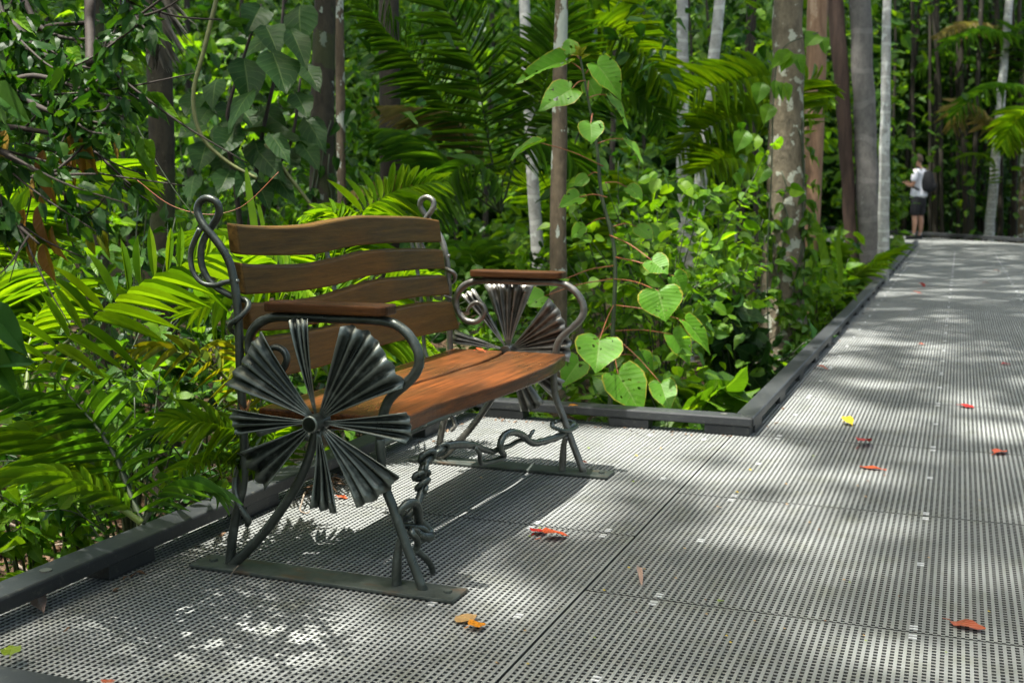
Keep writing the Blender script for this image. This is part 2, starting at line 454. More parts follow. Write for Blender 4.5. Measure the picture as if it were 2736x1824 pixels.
def build_deck():
    pit, wl, wc = .016, .0074, .0056
    boxes = []
    def area(x0, x1, cuts, clip=False):
        for a, b in zip(cuts[:-1], cuts[1:]):
            a += .004; b -= .004
            n = int(round((x1 - x0) / pit))
            for i in range(n + 1):
                x = x0 + wl / 2 + (x1 - x0 - wl) * i / n
                bb = min(b, far_y(x) + .05) if clip else b
                w = wl * (1.25 if i in (0, n) else 1)
                if bb > a + .02: boxes.append((x - w / 2, a, -.038, x + w / 2, bb, 0))
            m = int(round((b - a) / pit))
            for j in range(m + 1):
                y = a + wc / 2 + (b - a - wc) * j / m
                xb = x1
                if clip:
                    xl = RAIL_A[0] + (y - .05 - RAIL_A[1]) * _rd[0] / _rd[1]
                    xb = min(x1, xl)
                if xb > x0 + .02: boxes.append((x0 + .001, y - wc / 2, -.037, xb - .001, y + wc / 2, -.0012))
    seams = [2.525 + .965 * k for k in range(-3, 26)]
    area(-.787, 1.95, seams, True)
    area(-1.975, -.7955, [1.45, 2.99, 4.50])
    area(-7.0, -.7925, [23.35, 24.3, 25.3, 26.3, 27.3, 28.3], True)
    B = np.array(boxes); n = len(B)
    idx = np.array([(0,1,2),(3,1,2),(3,4,2),(0,4,2),(0,1,5),(3,1,5),(3,4,5),(0,4,5)])
    V = B[:, idx].reshape(-1, 3)
    q = np.array([(4,5,6,7),(0,1,5,4),(1,2,6,5),(2,3,7,6),(3,0,4,7)])
    F = (q[None] + (np.arange(n) * 8)[:, None, None]).reshape(-1, 4)
    Fq = F.reshape(n, 5, 4)
    mb = MB(); mb.add(V, Fq[:, 0]); mb.n = 0; mb.add(V[:0], Fq[:, 1:].reshape(-1, 4), mat=1); mb.n = len(V)
    deck = kind(mb.build("boardwalk", [M_GRATE, M_RESIN], smooth=False), "structure")
    j = MB()
    for s in seams:
        if s < 24: j.box((-.78, s - .05, -.16, )[:3], (1.94, s + .05, -.040))
    for y in (1.55, 2.99, 4.40): j.box((-1.97, y - .04, -.16), (-.80, y + .04, -.040))
    for x in (-1.93, -.84): j.box((x - .03, 1.6, -.20), (x + .03, 2.94, -.040)); j.box((x - .03, 3.04, -.20), (x + .03, 4.35, -.040))
    j.box((-6.9, 23.4, -.3), (-.80, 23.47, -.041))
    for x in (-5.5, -3.5, -1.6): j.box((x, 23.5, -.7), (x + .12, 23.62, -.041))
    for s in seams[1::2]:
        if s < 24:
            for x in (-.7, 1.8): j.box((x, s - .045, -.75), (x + .09, s + .045, -.162))
    kind(j.build("joists", M_JOIST, deck, smooth=False), "structure")
    # steel clips
    mc = simple_mat("clip steel", (.66, .67, .68), .4, metal=.3, var=.3, scale=90)
    mb = MB()
    for k in (0, 1): mb.box((-.0085, -.0120 + k * .016, -.001), (.0085, -.0055 + k * .016, .0012))
    c0 = mb.build("deck_clip", mc, deck, smooth=False)
    spots = []
    for k in range(0, 20):
        s = 2.525 + .965 * (k - 1)
        for x in (-.053, -.617, .546):
            spots += [(x, s - .028), (x, s + .028), (x, s + .49)]
    for y in (2.31, 2.962, 3.018, 3.654, 4.31):
        for x in (-1.088, -.877): spots.append((x, y))
    spots = [p for p in spots if p[1] > 1.7]
    spots.sort(key=lambda p: p[1])
    me = c0.data
    rest = []
    for i, (x, y) in enumerate(spots):
        if i < 99:
            o = c0 if i == 0 else c0.copy()
            if i: COL.objects.link(o)
            o.parent = deck; o.location = (x, y, 0)
        else: rest.append((x, y))
    if rest:
        mb = MB()
        for x, y in rest:
            for k in (0, 1): mb.box((x - .014, y - .0125 + k * .016, -.001), (x + .014, y - .0035 + k * .016, .0016))
        kind(mb.build("deck_clip", mc, deck, smooth=False), "stuff")
build_deck()

def kerb_mat():
    m, nt, out = new_mat("charcoal recycled plastic")
    n1 = noise_t(nt, 5, 4, objco(nt)); n2 = noise_t(nt, 160, 3, objco(nt)); n3 = noise_t(nt, 45, 4, objco(nt), .7)
    c = ramp(nt, n1, [(.3, (.014, .016, .018)), (.7, (.029, .032, .034))])
    c = mixc(nt, ramp(nt, n3, [(.56, (0, 0, 0)), (.68, (.55, .55, .55))]), c, (.085, .088, .072))
    p = nd(nt, "ShaderNodeBsdfPrincipled", {"Base Color": c, "Roughness": .48, "Specular IOR Level": .45})
    b = nd(nt, "ShaderNodeBump", {"Strength": .12, "Distance": .002, "Height": n2}); nt.links.new(b.outputs[0], p.inputs["Normal"])
    nt.links.new(p.outputs[0], out.inputs[0])
    return m
M_KERB = kerb_mat()
M_BOLT = simple_mat("dull bolt", (.22, .22, .19), .45, metal=.7)

def beam(name, label, poly, blocks, bolts=(), z0=.038, z1=.075):
    """kerb rail: a plan outline (4 corners) on spacer blocks"""
    c = np.mean(np.array(poly), axis=0)
    t = thing(name, label, "kerb", (c[0], c[1], 0), "dark kerb rails edging the boardwalk")
    b = MB()
    V = [(x, y, z0) for x, y in poly] + [(x, y, z1) for x, y in poly]
    b.add(V, np.array([(3, 2, 1, 0), (4, 5, 6, 7), (0, 1, 5, 4), (1, 2, 6, 5), (2, 3, 7, 6), (3, 0, 4, 7)]))
    b.build("rail_beam", M_KERB, t, smooth=False, bevel=.006)
    for lo, hi in blocks:
        b = MB(); b.box((lo[0], lo[1], .001), (hi[0], hi[1], z0 - .001))
        b.build("spacer_block", M_KERB, t, smooth=False, bevel=.003)
    for x, y in bolts:
        b = MB(); b.tube([(x, y, z1 - .002), (x, y, z1 + .0025)], .014, 12); b.build("bolt", M_BOLT, t, smooth=False)
    return t
beam("kerb_rail", "dark kerb rail behind the bench, between the platform and the palms",
     [(-1.875, 1.555), (-1.875, 4.415), (-1.965, 4.505), (-1.965, 1.465)],
     [((-1.96, y, 0), (-1.885, y + .17, 0)) for y in (1.60, 2.17, 2.75, 3.33, 3.95)], [(-1.92, 2.0), (-1.92, 3.2)])
beam("kerb_rail", "short sunlit kerb rail closing the far end of the platform",
     [(-1.872, 4.415), (-.712, 4.415), (-.792, 4.505), (-1.962, 4.505)],
     [((-1.86, 4.423, 0), (-1.66, 4.495, 0)), ((-1.29, 4.423, 0), (-1.125, 4.495, 0)), ((-.90, 4.423, 0), (-.722, 4.495, 0))], [(-.83, 4.46)])
beam("kerb_rail", "long straight kerb rail running along the walkway to the standing man",
     [(-.708, 4.420), (-.708, 23.1), (-.790, 23.1), (-.790, 4.508)],
     [((-.783, y, 0), (-.714, y + .17, 0)) for y in [4.5] + [4.5 + .68 * k for k in range(1, 27)]])
beam("kerb_rail", "kerb rail at the near edge of the platform, bottom left corner",
     [(-1.962, 1.462), (-.85, 1.462), (-.85, 1.552), (-1.872, 1.552)],
     [((x, 1.47, 0), (x + .17, 1.545, 0)) for x in (-1.8, -1.3)])
_pn = np.array([-_rd[1], _rd[0]]); _pn = _pn if _pn[1] > 0 else -_pn
_pa, _pb = RAIL_A - _rd * 2.6, RAIL_B + _rd * 5.0
beam("kerb_rail", "far dark kerb rail where the walkway bends left behind the standing man",
     [tuple(_pa), tuple(_pb), tuple(_pb + _pn * .1), tuple(_pa + _pn * .1)],
     [((*(_pa + _rd * s + _pn * .03 - .04),), (*(_pa + _rd * s + _pn * .03 + .04),)) for s in np.arange(.4, 10, .7)], z1=.11)

# ------------------------------------------------------------------ the bench
YN, YF = 2.365, 3.61
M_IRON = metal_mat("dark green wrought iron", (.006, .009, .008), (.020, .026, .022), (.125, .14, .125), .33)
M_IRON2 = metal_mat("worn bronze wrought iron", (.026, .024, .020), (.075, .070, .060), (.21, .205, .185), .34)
M_PLATE = simple_mat("weathered base plate", (.085, .105, .092), .5, metal=.45, var=.45, scale=16, bump=.1, col2=(.035, .046, .040))
def plate_mat():
    m, nt, out = new_mat("weathered base plate")
    n1 = noise_t(nt, 14, 5, objco(nt), .65); n2 = noise_t(nt, 7, 4, objco(nt, (1, 2.5, 1)), .6); n3 = noise_t(nt, 120, 3, objco(nt))
    c = ramp(nt, n1, [(.3, (.030, .038, .034)), (.6, (.085, .098, .086))])
    c = mixc(nt, ramp(nt, n2, [(.56, (0, 0, 0)), (.66, (.7, .7, .7))]), c, (.115, .062, .028))
    c = mixc(nt, ramp(nt, mth(nt, 'ADD', n1, mth(nt, 'MULTIPLY', n3, .3)), [(.80, (0, 0, 0)), (.9, (.8, .8, .8))]), c, (.26, .27, .25))
    p = nd(nt, "ShaderNodeBsdfPrincipled", {"Base Color": c, "Roughness": .5, "Metallic": .4})
    b = nd(nt, "ShaderNodeBump", {"Strength": .2, "Distance": .003, "Height": mth(nt, 'ADD', n1, mth(nt, 'MULTIPLY', n3, .5))}); nt.links.new(b.outputs[0], p.inputs["Normal"])
    nt.links.new(p.outputs[0], out.inputs[0])
    return m
M_PLATE = plate_mat()
M_SLAT = wood_mat("weathered dark teak", [(.036, .021, .006), (.074, .043, .010), (.112, .067, .016)], .46, patch=(.105, .052, .010))
M_SEAT = wood_mat("oiled orange teak", [(.028, .016, .010), (.075, .032, .012), (.150, .052, .015)], .28, patch=(.122, .040, .011), sk=.62)
M_ARM = wood_mat("red brown armrest teak", [(.020, .011, .005), (.048, .020, .007), (.085, .034, .010)], .34, sk=.3, ax='x')

bench = thing("park_bench", "two seat bench with wavy wooden slats, wrought iron fan leaf sides and twisted vine stretcher", "bench", (-1.4, 2.99, 0))

def xz(pts, y, ys=None):
    return np.array([(x, y + (ys[i] if ys is not None else 0), z) for i, (x, z) in enumerate(pts)])

def plank(name, ys, zt, zb, parent, mat):
    """back slat: wavy top and bottom edges, leaning plane, 32 mm thick"""
    n = len(ys); b = MB(); V = []
    for i in range(n):
        for z in (zb[i], zt[i]):
            xf = -1.598 - .22 * (z - .55) - .012 * math.cos((z - .62) * 9) + .012
            V += [(xf, ys[i], z), (xf - .031, ys[i], z + .004)]
    V = np.array(V)
    F = []
    for i in range(n - 1):
        a = 4 * i; c = a + 4
        F += [(a, c, c + 2, a + 2), (a + 1, a + 3, c + 3, c + 1), (a + 2, c + 2, c + 3, a + 3), (a, a + 1, c + 1, c)]
    e = 4 * (n - 1)
    F += [(0, 2, 3, 1), (e, e + 1, e + 3, e + 2)]
    b.add(V, np.array(F))
    o = b.build(name, mat, parent, smooth=False, bevel=.005)
    return o

def prof(pts, ys):
    P = smooth(pts, 6); o = np.argsort(P[:, 0])
    return np.interp(ys, P[o, 0], P[o, 1])
SLATS = [
    ([(2.395,.858),(2.476,.851),(2.6,.846),(2.74,.847),(2.858,.856),(2.985,.8635),(3.072,.8655),(3.21,.862),(3.357,.858),(3.461,.854),(3.575,.843)],
     [(2.395,.784),(2.473,.778),(2.603,.772),(2.745,.767),(2.865,.775),(2.992,.781),(3.173,.781),(3.37,.776),(3.575,.769)]),
    ([(2.395,.764),(2.464,.754),(2.593,.746),(2.734,.742),(2.895,.751),(3.026,.76),(3.211,.76),(3.412,.753),(3.575,.743)],
     [(2.395,.686),(2.5,.681),(2.67,.675),(2.823,.677),(2.995,.688),(3.179,.691),(3.381,.688),(3.575,.679)]),
    ([(2.395,.666),(2.503,.655),(2.734,.649),(2.897,.66),(3.077,.672),(3.268,.67),(3.575,.656)],
     [(2.395,.597),(2.465,.59),(2.563,.584),(2.75,.584),(2.95,.594),(3.13,.603),(3.34,.603),(3.575,.591)]),
    ([(2.395,.577),(2.484,.572),(2.663,.567),(2.808,.567),(3.0,.575),(3.177,.581),(3.382,.579),(3.575,.566)],
     [(2.395,.480),(2.541,.474),(2.704,.474),(2.9,.482),(3.036,.486),(3.281,.484),(3.575,.476)]),
]
ys = np.linspace(2.395, 3.578, 40)
for tp, bt in SLATS:
    plank("back_slat", ys, prof(tp, ys), prof(bt, ys), bench, M_SLAT)

GAP = [(2.40,-1.408),(2.65,-1.413),(2.9,-1.408),(3.0,-1.400),(3.16,-1.396),(3.33,-1.388),(3.5,-1.400),(3.605,-1.418)]
FRONT = [(2.40,-1.203),(2.477,-1.209),(2.613,-1.214),(2.722,-1.204),(2.895,-1.184),(3.114,-1.170),(3.322,-1.168),(3.46,-1.180),(3.605,-1.201)]
ys = np.linspace(2.405, 3.603, 48)
gx, fx = prof(GAP, ys), prof(FRONT, ys)
def seat(x0, x1):
    b = MB(); V = []
    for i, y in enumerate(ys): V += [(x0[i], y, .365), (x1[i], y, .365), (x0[i], y, .405), (x1[i], y, .405)]
    F = []
    for i in range(len(ys) - 1):
        a = 4 * i; c = a + 4
        F += [(a, c, c + 1, a + 1), (a + 2, a + 3, c + 3, c + 2), (a + 1, c + 1, c + 3, a + 3), (a, a + 2, c + 2, c)]
    e = 4 * (len(ys) - 1)
    F += [(0, 1, 3, 2), (e, e + 2, e + 3, e + 1)]
    b.add(V, np.array(F)); b.build("seat_plank", M_SEAT, bench, smooth=False, bevel=.005)
seat(np.full(len(ys), -1.605), gx - .008)
seat(gx + .006, fx)
b = MB()
for x in (-1.245, -1.44, -1.575): b.tube([(x, YN - .005, .352), (x, YF + .005, .352)], .010, 8)
for y in (2.55, 3.0, 3.45): b.box((-1.6, y - .018, .357), (-1.22, y + .018, .3635))
b.build("seat_frame", M_IRON, bench)
for y in (2.88, 3.43):
    b = MB(); b.tube(smooth([(-1.575, y, .36), (-1.63, y, .40), (-1.642, y, .5), (-1.650, y, .62), (-1.672, y, .74), (-1.697, y, .835)]), .0068, 8)
    b.build("back_support_rod", M_IRON, bench)

STILE = [(-1.678,.005),(-1.657,.117),(-1.630,.214),(-1.623,.30),(-1.625,.42),(-1.628,.518),(-1.628,.60),(-1.630,.655),(-1.636,.711),(-1.648,.763),(-1.668,.800),(-1.691,.828),(-1.711,.852),(-1.727,.873),(-1.735,.893),(-1.729,.912),(-1.708,.921),(-1.686,.913),(-1.679,.895),(-1.686,.876),(-1.705,.852),(-1.722,.827),(-1.732,.799),(-1.731,.764),(-1.718,.733),(-1.696,.709),(-1.663,.690),(-1.640,.680),(-1.614,.672),(-1.603,.656),(-1.618,.634),(-1.645,.616),(-1.652,.600),(-1.632,.584),(-1.612,.578)]
STY = [0]*8 + [0,0,-.002,-.004,-.008,-.006,-.003,0,.002,.004,.007,.009,.010,.006,.003,0,0,0,.003,.012,.016,.002,-.014,-.012,.004,.015,.012]
STRAD = [.012,.012,.0115,.0112,.011,.011,.011,.011,.0108,.0105,.0102,.010,.0098,.0097,.0096,.0096,.0096,.0096,.0095,.0094,.0092,.0090,.0088,.0086,.0085,.0084,.0082,.008,.0078,.0075,.0072,.007,.0065,.006,.005]
TWIG = [(-1.722,.848),(-1.742,.815),(-1.752,.79),(-1.753,.765),(-1.745,.738),(-1.722,.716),(-1.69,.711),(-1.655,.720),(-1.625,.722)]
LOWVINE = [(-1.612,.31),(-1.630,.285),(-1.648,.25),(-1.651,.212),(-1.638,.178),(-1.620,.150),(-1.612,.128),(-1.625,.112)]
LEG = [(-1.246,.362),(-1.245,.330),(-1.241,.272),(-1.232,.240),(-1.214,.199),(-1.184,.120),(-1.137,.006)]
POST = [(-1.212,.006),(-1.209,.06),(-1.206,.095),(-1.198,.128)]
BRACE = [(-1.670,.006),(-1.616,.055),(-1.549,.128),(-1.483,.217),(-1.444,.286),(-1.415,.36),(-1.405,.40)]
ARM = [(-1.560,.531),(-1.549,.552),(-1.527,.565),(-1.504,.558),(-1.494,.537),(-1.508,.511),(-1.534,.498),(-1.570,.506),(-1.597,.539),(-1.600,.579),(-1.580,.613),(-1.543,.634),(-1.483,.641),(-1.35,.641),(-1.233,.640),(-1.182,.622),(-1.150,.585),(-1.142,.550),(-1.153,.522),(-1.180,.494),(-1.213,.466),(-1.232,.435),(-1.240,.400),(-1.245,.366)]
ARMR = [.005,.0065,.008,.009,.0095,.010,.0105,.011,.0112,.0115]+[.012]*14

def side_frame(y, s, mat, name_leaf):
    """one end of the bench; s = +1 outward is +y"""
    def tube(name, pts, r, ysq=None, sides=10, sub=6, jag=.03):
        b = MB(); P = xz(pts, y, None if ysq is None else [q * -s for q in ysq])
        S = smooth(P, sub)
        rr = r if np.isscalar(r) else np.interp(np.linspace(0, len(pts) - 1, len(S)), np.arange(len(pts)), r)
        b.tube(S, rr, sides, jag=jag, seed=len(pts)); return b.build(name, mat, bench)
    tube("back_post", STILE, STRAD, STY)
    tube("post_tendril", TWIG, [.0075,.0072,.007,.0068,.0066,.0064,.0062,.006,.0055], [-.012]*6 + [-.008, -.004, 0], 8)
    tube("leg_tendril", LOWVINE, [.005,.007,.0085,.009,.009,.0085,.008,.006], [.01,.014,.006,-.002,-.012,-.014,-.006,.004], 8)
    tube("front_leg", LEG, .0118)
    tube("support_post", POST, [.0125,.0125,.010,.009], [.006, .006, .008, .010])
    tube("rear_brace", BRACE, [.0135,.0125,.012,.0115,.0115,.011,.011], [0, 0, 0, 0, -.004, -.012, -.02])
    tube("arm_scroll", ARM, ARMR)
    # armrest board
    b = MB(); out = []
    for cx, a0 in ((-1.235, -90), (-1.235, 0), (-1.515, 90), (-1.515, 180)):
        cy = (-.020 if a0 in (-90, 180) else .020)
        for a in np.linspace(a0, a0 + 90, 6):
            out.append((cx + .024 * math.cos(R(a)), y + cy + .020 * math.sin(R(a))))
    n = len(out)
    V = [(px, py, .6545) for px, py in out] + [(px, py, .6775) for px, py in out]
    b.add(V, [np.array([(i, (i + 1) % n, n + (i + 1) % n, n + i) for i in range(n)]), np.arange(n)[::-1][None], (np.arange(n) + n)[None]])
    b.build("armrest", M_ARM, bench, smooth=False, bevel=.004)
    # base plate with two bolts
    b = MB(); b.box((-1.768, y - .045, .002), (-1.042, y + .045, .0105))
    pl = b.build("base_plate", M_PLATE, bench, smooth=False, bevel=.002)
    for x in (-1.725, -1.075):
        b = MB(); b.tube([(x, y, .010), (x, y, .016)], .0105, 6); b.build("bolt", M_PLATE, pl, smooth=False)
    b = MB(); b.tube([(-1.648, y + .02*s, .0), (-1.648, y + .02*s, .001)], .002, 6)
    return name_leaf

def fan(y, s, hub, leaves, mat, seed):
    rs = np.random.default_rng(seed)
    b = MB(); hx, hz = hub
    b.tube([(hx, y - s * .03, hz), (hx, y + s * .034, hz), (hx, y + s * .036, hz)], [.021, .021, .018], 20)
    f = b.build("fan", mat, bench, smooth=False, bevel=.002)
    for k, tips in enumerate(leaves):
        tips = np.array(tips, float) - np.array(hub)
        th = np.unwrap(np.arctan2(tips[:, 1], tips[:, 0])); r = np.hypot(tips[:, 0], tips[:, 1])
        if th[0] > th[-1]: th, r = th[::-1], r[::-1]
        wid = (th[-1] - th[0]) * r.mean()
        pl = max(3, int(round(wid / .035))); cols = pl * 4 + 1
        T = np.linspace(th[0], th[-1], cols); RR = np.interp(T, th, r)
        V = []; rows = 9
        ph = rs.random() * 6
        for i in range(rows):
            q = i / (rows - 1)
            for j in range(cols):
                rr = .016 + (RR[j] - .016) * q
                t = T[0] + (T[-1] - T[0]) * (.5 + (j / (cols - 1) - .5) * (.84 + .16 * q ** .8))
                c = math.cos(j / 4 * 2 * math.pi)
                amp = .0075 * min(1, rr / .20) + .0006
                yy = y + s * (.014 * math.sin(q * 2.2 + k) * q + amp * c + .010 * q * math.sin(j * .35 + ph))
                wob = (1 + .012 * math.sin(j * 1.3 + ph)) if q == 1 else 1
                V.append((hx + rr * wob * math.cos(t), yy, hz + rr * wob * math.sin(t)))
        F = [(i * cols + j, i * cols + j + 1, (i + 1) * cols + j + 1, (i + 1) * cols + j) for i in range(rows - 1) for j in range(cols - 1)]
        b = MB(); b.add(V, np.array(F)); o = b.build("fan_leaf", mat, f)
        m = o.modifiers.new("sheet", 'SOLIDIFY'); m.thickness = .0022; m.offset = 0
    return f

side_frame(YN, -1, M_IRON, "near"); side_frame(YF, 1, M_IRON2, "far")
fan(YN - .040, -1, (-1.391, .399), [
    [(-1.521,.610),(-1.570,.560),(-1.605,.515),(-1.625,.478)], [(-1.463,.639),(-1.400,.642)],
    [(-1.322,.631),(-1.268,.619),(-1.235,.597),(-1.199,.553),(-1.171,.491)], [(-1.154,.439),(-1.154,.40),(-1.161,.364)],
    [(-1.177,.290),(-1.212,.248),(-1.284,.206)], [(-1.330,.187),(-1.402,.194)],
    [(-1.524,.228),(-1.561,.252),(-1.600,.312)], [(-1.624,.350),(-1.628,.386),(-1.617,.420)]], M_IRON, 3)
def ony(p, y):
    r = ray(*p); return CAMP + r * (y / r[1])
def r3(x, y):     # a detail crop of the far end -> frame coordinates
    return ((1050 + x / 2.30615) / 1.16327, (640 + y / 2.30615) / 1.16327)
def ftips(l): return [tuple(ony(r3(*p), YF + .04)[[0, 2]]) for p in l]
fan(YF + .042, 1, (-1.425, .40), [ftips(l) for l in (
    [(545, 285), (700, 278), (850, 285)], [(410, 345), (500, 305)], [(375, 640), (380, 560)],
    [(955, 360), (1035, 435), (1070, 520), (1095, 640), (1098, 750)],
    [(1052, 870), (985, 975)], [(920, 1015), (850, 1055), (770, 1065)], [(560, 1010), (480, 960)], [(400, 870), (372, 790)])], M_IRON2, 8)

def vine(name, pts, r, x=-1.2, xo=None, mat=M_IRON, sub=7):
    P = np.array([(x + (xo[i] if xo is not None else 0), y, z) for i, (y, z) in enumerate(pts)])
    S = smooth(P, sub)
    rr = r if np.isscalar(r) else np.interp(np.linspace(0, len(pts) - 1, len(S)), np.arange(len(pts)), r)
    b = MB(); b.tube(S, rr, 9, jag=.05, seed=len(pts)); return b.build(name, mat, bench)
VA = [(3.688,.151),(3.566,.140),(3.437,.149),(3.355,.158),(3.289,.168),(3.225,.191),(3.176,.214),(3.104,.238),(3.047,.248),(3.002,.244),(2.986,.224),(3.002,.203),(3.040,.186),(3.050,.173),(2.991,.176),(2.926,.184),(2.884,.192),(2.859,.210),(2.839,.231),(2.804,.254)]
vine("vine_stretcher", VA, [.012,.012,.012,.0118,.0115,.011,.011,.0108,.0105,.0105,.010,.009,.0085,.008,.0075,.0072,.007,.0068,.0065,.005], xo=[.0,.0,0,0,0,.003,.008,.01,.012,.012,.01,.006,0,-.006,-.01,-.01,-.006,0,.008,.01])
vine("vine_stretcher", [(3.262,.214),(3.240,.212),(3.225,.198),(3.176,.197),(3.104,.196),(3.036,.204),(2.991,.203),(2.906,.227),(2.834,.252),(2.766,.270),(2.691,.286),(2.637,.292),(2.59,.290),(2.54,.287),(2.50,.262),(2.50,.226),(2.483,.199),(2.452,.172)],
     [.004,.006,.0065,.007,.007,.0078,.0085,.0095,.0105,.011,.011,.011,.011,.011,.011,.011,.011,.010], xo=[.012,.014,.006,-.006,-.008,-.010,-.012,-.008,-.002,0,0,0,0,0,0,0,0,0])
vine("leg_loop", [(3.52,.186),(3.50,.178),(3.545,.158),(3.62,.146),(3.688,.146),(3.70,.156),(3.66,.170),(3.60,.178),(3.55,.184)], .0068, xo=[-.02,-.01,.012,.016,.012,-.004,-.018,-.022,-.02])
def coil(cy, cz, ry, rz, r=.0060, tilt=.0, turns=1.6, ph=0.0):
    pts = []; xo = []
    for a in np.linspace(0, turns * 2 * math.pi, int(10 * turns)):
        pts.append((cy + .72 * ry * math.cos(a + ph) + tilt * (a - 5) * .06, cz + .75 * rz * math.sin(a + ph)))
        xo.append(.013 * math.sin(a * .97 + 1.1))
    vine("vine_knot", pts, r, xo=xo, sub=4)
coil(2.612, .289, .016, .020); coil(2.575, .285, .018, .015, ph=1); coil(2.525, .288, .024, .020, .0066); coil(2.500, .262, .015, .022, ph=2)
coil(2.490, .250, .024, .013, .0068, turns=1.4); coil(2.497, .226, .022, .017, .0066, turns=1.3, ph=.8); coil(2.50, .213, .018, .012, .006, ph=2)
vine("vine_knot", [(2.455,.176),(2.43,.158),(2.395,.165),(2.37,.190),(2.385,.208),(2.425,.196),(2.45,.165),(2.472,.138),(2.497,.112),(2.492,.098),(2.462,.106),(2.44,.125),(2.412,.135),(2.402,.128),(2.42,.112),(2.432,.095),(2.432,.080)],
     [.009,.009,.009,.0095,.010,.011,.0115,.012,.013,.013,.011,.010,.009,.0085,.0085,.0085,.0085], xo=[0,-.014,-.012,.0,.014,.016,.010,.002,.012,.02,.014,.004,.008,.018,.02,.016,.012])
vine("vine_knot", [(2.432,.080),(2.448,.066),(2.470,.048),(2.490,.024),(2.497,.004)], [.0085,.0085,.0085,.008,.0075], x=-1.188, xo=[.0,.004,.008,.012,.014])
vine("vine_knot", [(2.36,.185),(2.395,.150),(2.44,.135),(2.475,.120),(2.482,.100),(2.462,.090)], .008, xo=[-.012,-.016,-.006,.012,.016,.006])

# ------------------------------------------------------------------ plant builders
UP = np.array([0, 0, 1.])
def frond(parent, pts, n=34, ll=.2, lw=.016, mat=None, ang=(78, 28), hint=None, vee=.15, droops=(.3, .45, .25), r=.005, start=.12, seed=0, name="frond", gap=.0, down=0.0, prof_p=.55):
    """one feather leaf: stalk through the points, two rows of leaflets"""
    rs = np.random.default_rng(seed)
    mat = mat or G['palm']
    S = smooth(pts, 14); m = len(S)
    L = np.concatenate([[0], np.cumsum(np.linalg.norm(np.diff(S, axis=0), axis=1))]); L /= L[-1]
    t = np.linspace(start, .995, n)
    P = np.stack([np.interp(t, L, S[:, k]) for k in range(3)], 1)
    T = nrm(np.stack([np.interp(t, L, nrm(np.gradient(S, axis=0))[:, k]) for k in range(3)], 1))
    h = nrm(np.array(UP if hint is None else hint, float))
    Nn = nrm(h - T * (T @ h)[:, None]); Sd = np.cross(T, Nn)
    b = MB()
    b.tube(S, np.interp(np.linspace(0, 1, m), [0, .3, 1], [r * 1.5, r, r * .25]), 6, mat=1)
    q = (t - start) / (1 - start)
    for sg in (1, -1):
        a = np.radians(ang[0] + (ang[1] - ang[0]) * q ** 1.3 + rs.normal(0, 3.5, n))
        ve = vee + rs.normal(0, .07, n)
        D = np.cos(a)[:, None] * T + np.sin(a)[:, None] * (Sd * (sg * np.cos(ve))[:, None] + Nn * np.sin(ve)[:, None])
        D = D - UP * (down * (1 + rs.normal(0, .25, n)))[:, None]
        prof = np.sin(np.pi * np.clip(.16 + .80 * q, 0, 1)) ** prof_p
        le = ll * prof * rs.uniform(.9, 1.08, n)
        w = lw * (.55 + .45 * prof) * rs.uniform(.88, 1.1, n)
        off = P + T * rs.normal(0, .002, n)[:, None] + Nn * .002
        keep = rs.random(n) > gap
        Z = Nn + .3 * Sd * -sg + rs.normal(0, .12, (n, 3))
        ch = rs.choice(3, n, p=droops)
        for k in range(3):
            mk = keep & (ch == k)
            b.scatter(STRAPS[k], off[mk], D[mk], Z[mk], le[mk], w[mk])
    return b.build(name, [mat, M_stalk if mat is not G['palm_dark'] else M_darkstalk], parent)

def arc(base, az, e0, bend, L, n=7, wob=0.0):
    """stalk that starts at elevation e0 and bends over"""
    P = [np.array(base, float)]
    for i in range(n):
        s = (i + .5) / n; e = e0 - bend * s ** 1.25
        P.append(P[-1] + L / n * np.array([math.cos(e) * math.cos(az + wob * s), math.cos(e) * math.sin(az + wob * s), math.sin(e)]))
    return P

def ground_pt(x, y):
    return np.array([x, y, ground_z(x, y)])

def below(P):
    """ground point under P"""
    return np.array([P[0], P[1], ground_z(P[0], P[1])])

def palm(label, base, specs=(), rand=0, L=1.0, mat='palm', ll=.22, lw=.018, n=34, trunk=0.0, tr=.03, seed=0, e=(50, 82), bend=(60, 110), az=None, group=None, cat="palm", down=.12, name="palm"):
    """feather palm: fronds given by points, plus random ones from the crown"""
    rs = np.random.default_rng(seed)
    base = np.array(base, float)
    t = thing(name, label, cat, base, group)
    top = base + UP * trunk
    b = MB()
    hgt = max(trunk, .10)
    b.tube([base - UP * .1, base + UP * hgt * .5, base + UP * hgt], [tr * 1.3, tr, tr * .8], 9, jag=.06, seed=seed)
    b.build("trunk", M_PALMT, t)
    k = 0
    for sp in specs:
        k += 1
        kw = dict(n=n, ll=ll, lw=lw, mat=G[mat], seed=seed * 50 + k, down=down)
        pts = sp[0]; kw.update(sp[1])
        frond(t, pts, **kw)
    for i in range(rand):
        a = (rs.uniform(0, 2 * math.pi) if az is None else rs.uniform(*az)) if rand < 4 or az is not None else 2 * math.pi * (i + rs.random() * .7) / rand
        l = L * rs.uniform(.75, 1.1)
        frond(t, arc(top, a, R(rs.uniform(*e)), R(rs.uniform(*bend)), l, wob=rs.normal(0, .15)), n=n, ll=ll * rs.uniform(.85, 1.1), lw=lw, mat=G[mat], seed=seed * 97 + i, down=down, start=.2)
    return t
M_PALMT = bark_mat("palm stem bark", (.16, .14, .10), (.07, .06, .04), amount=.25)

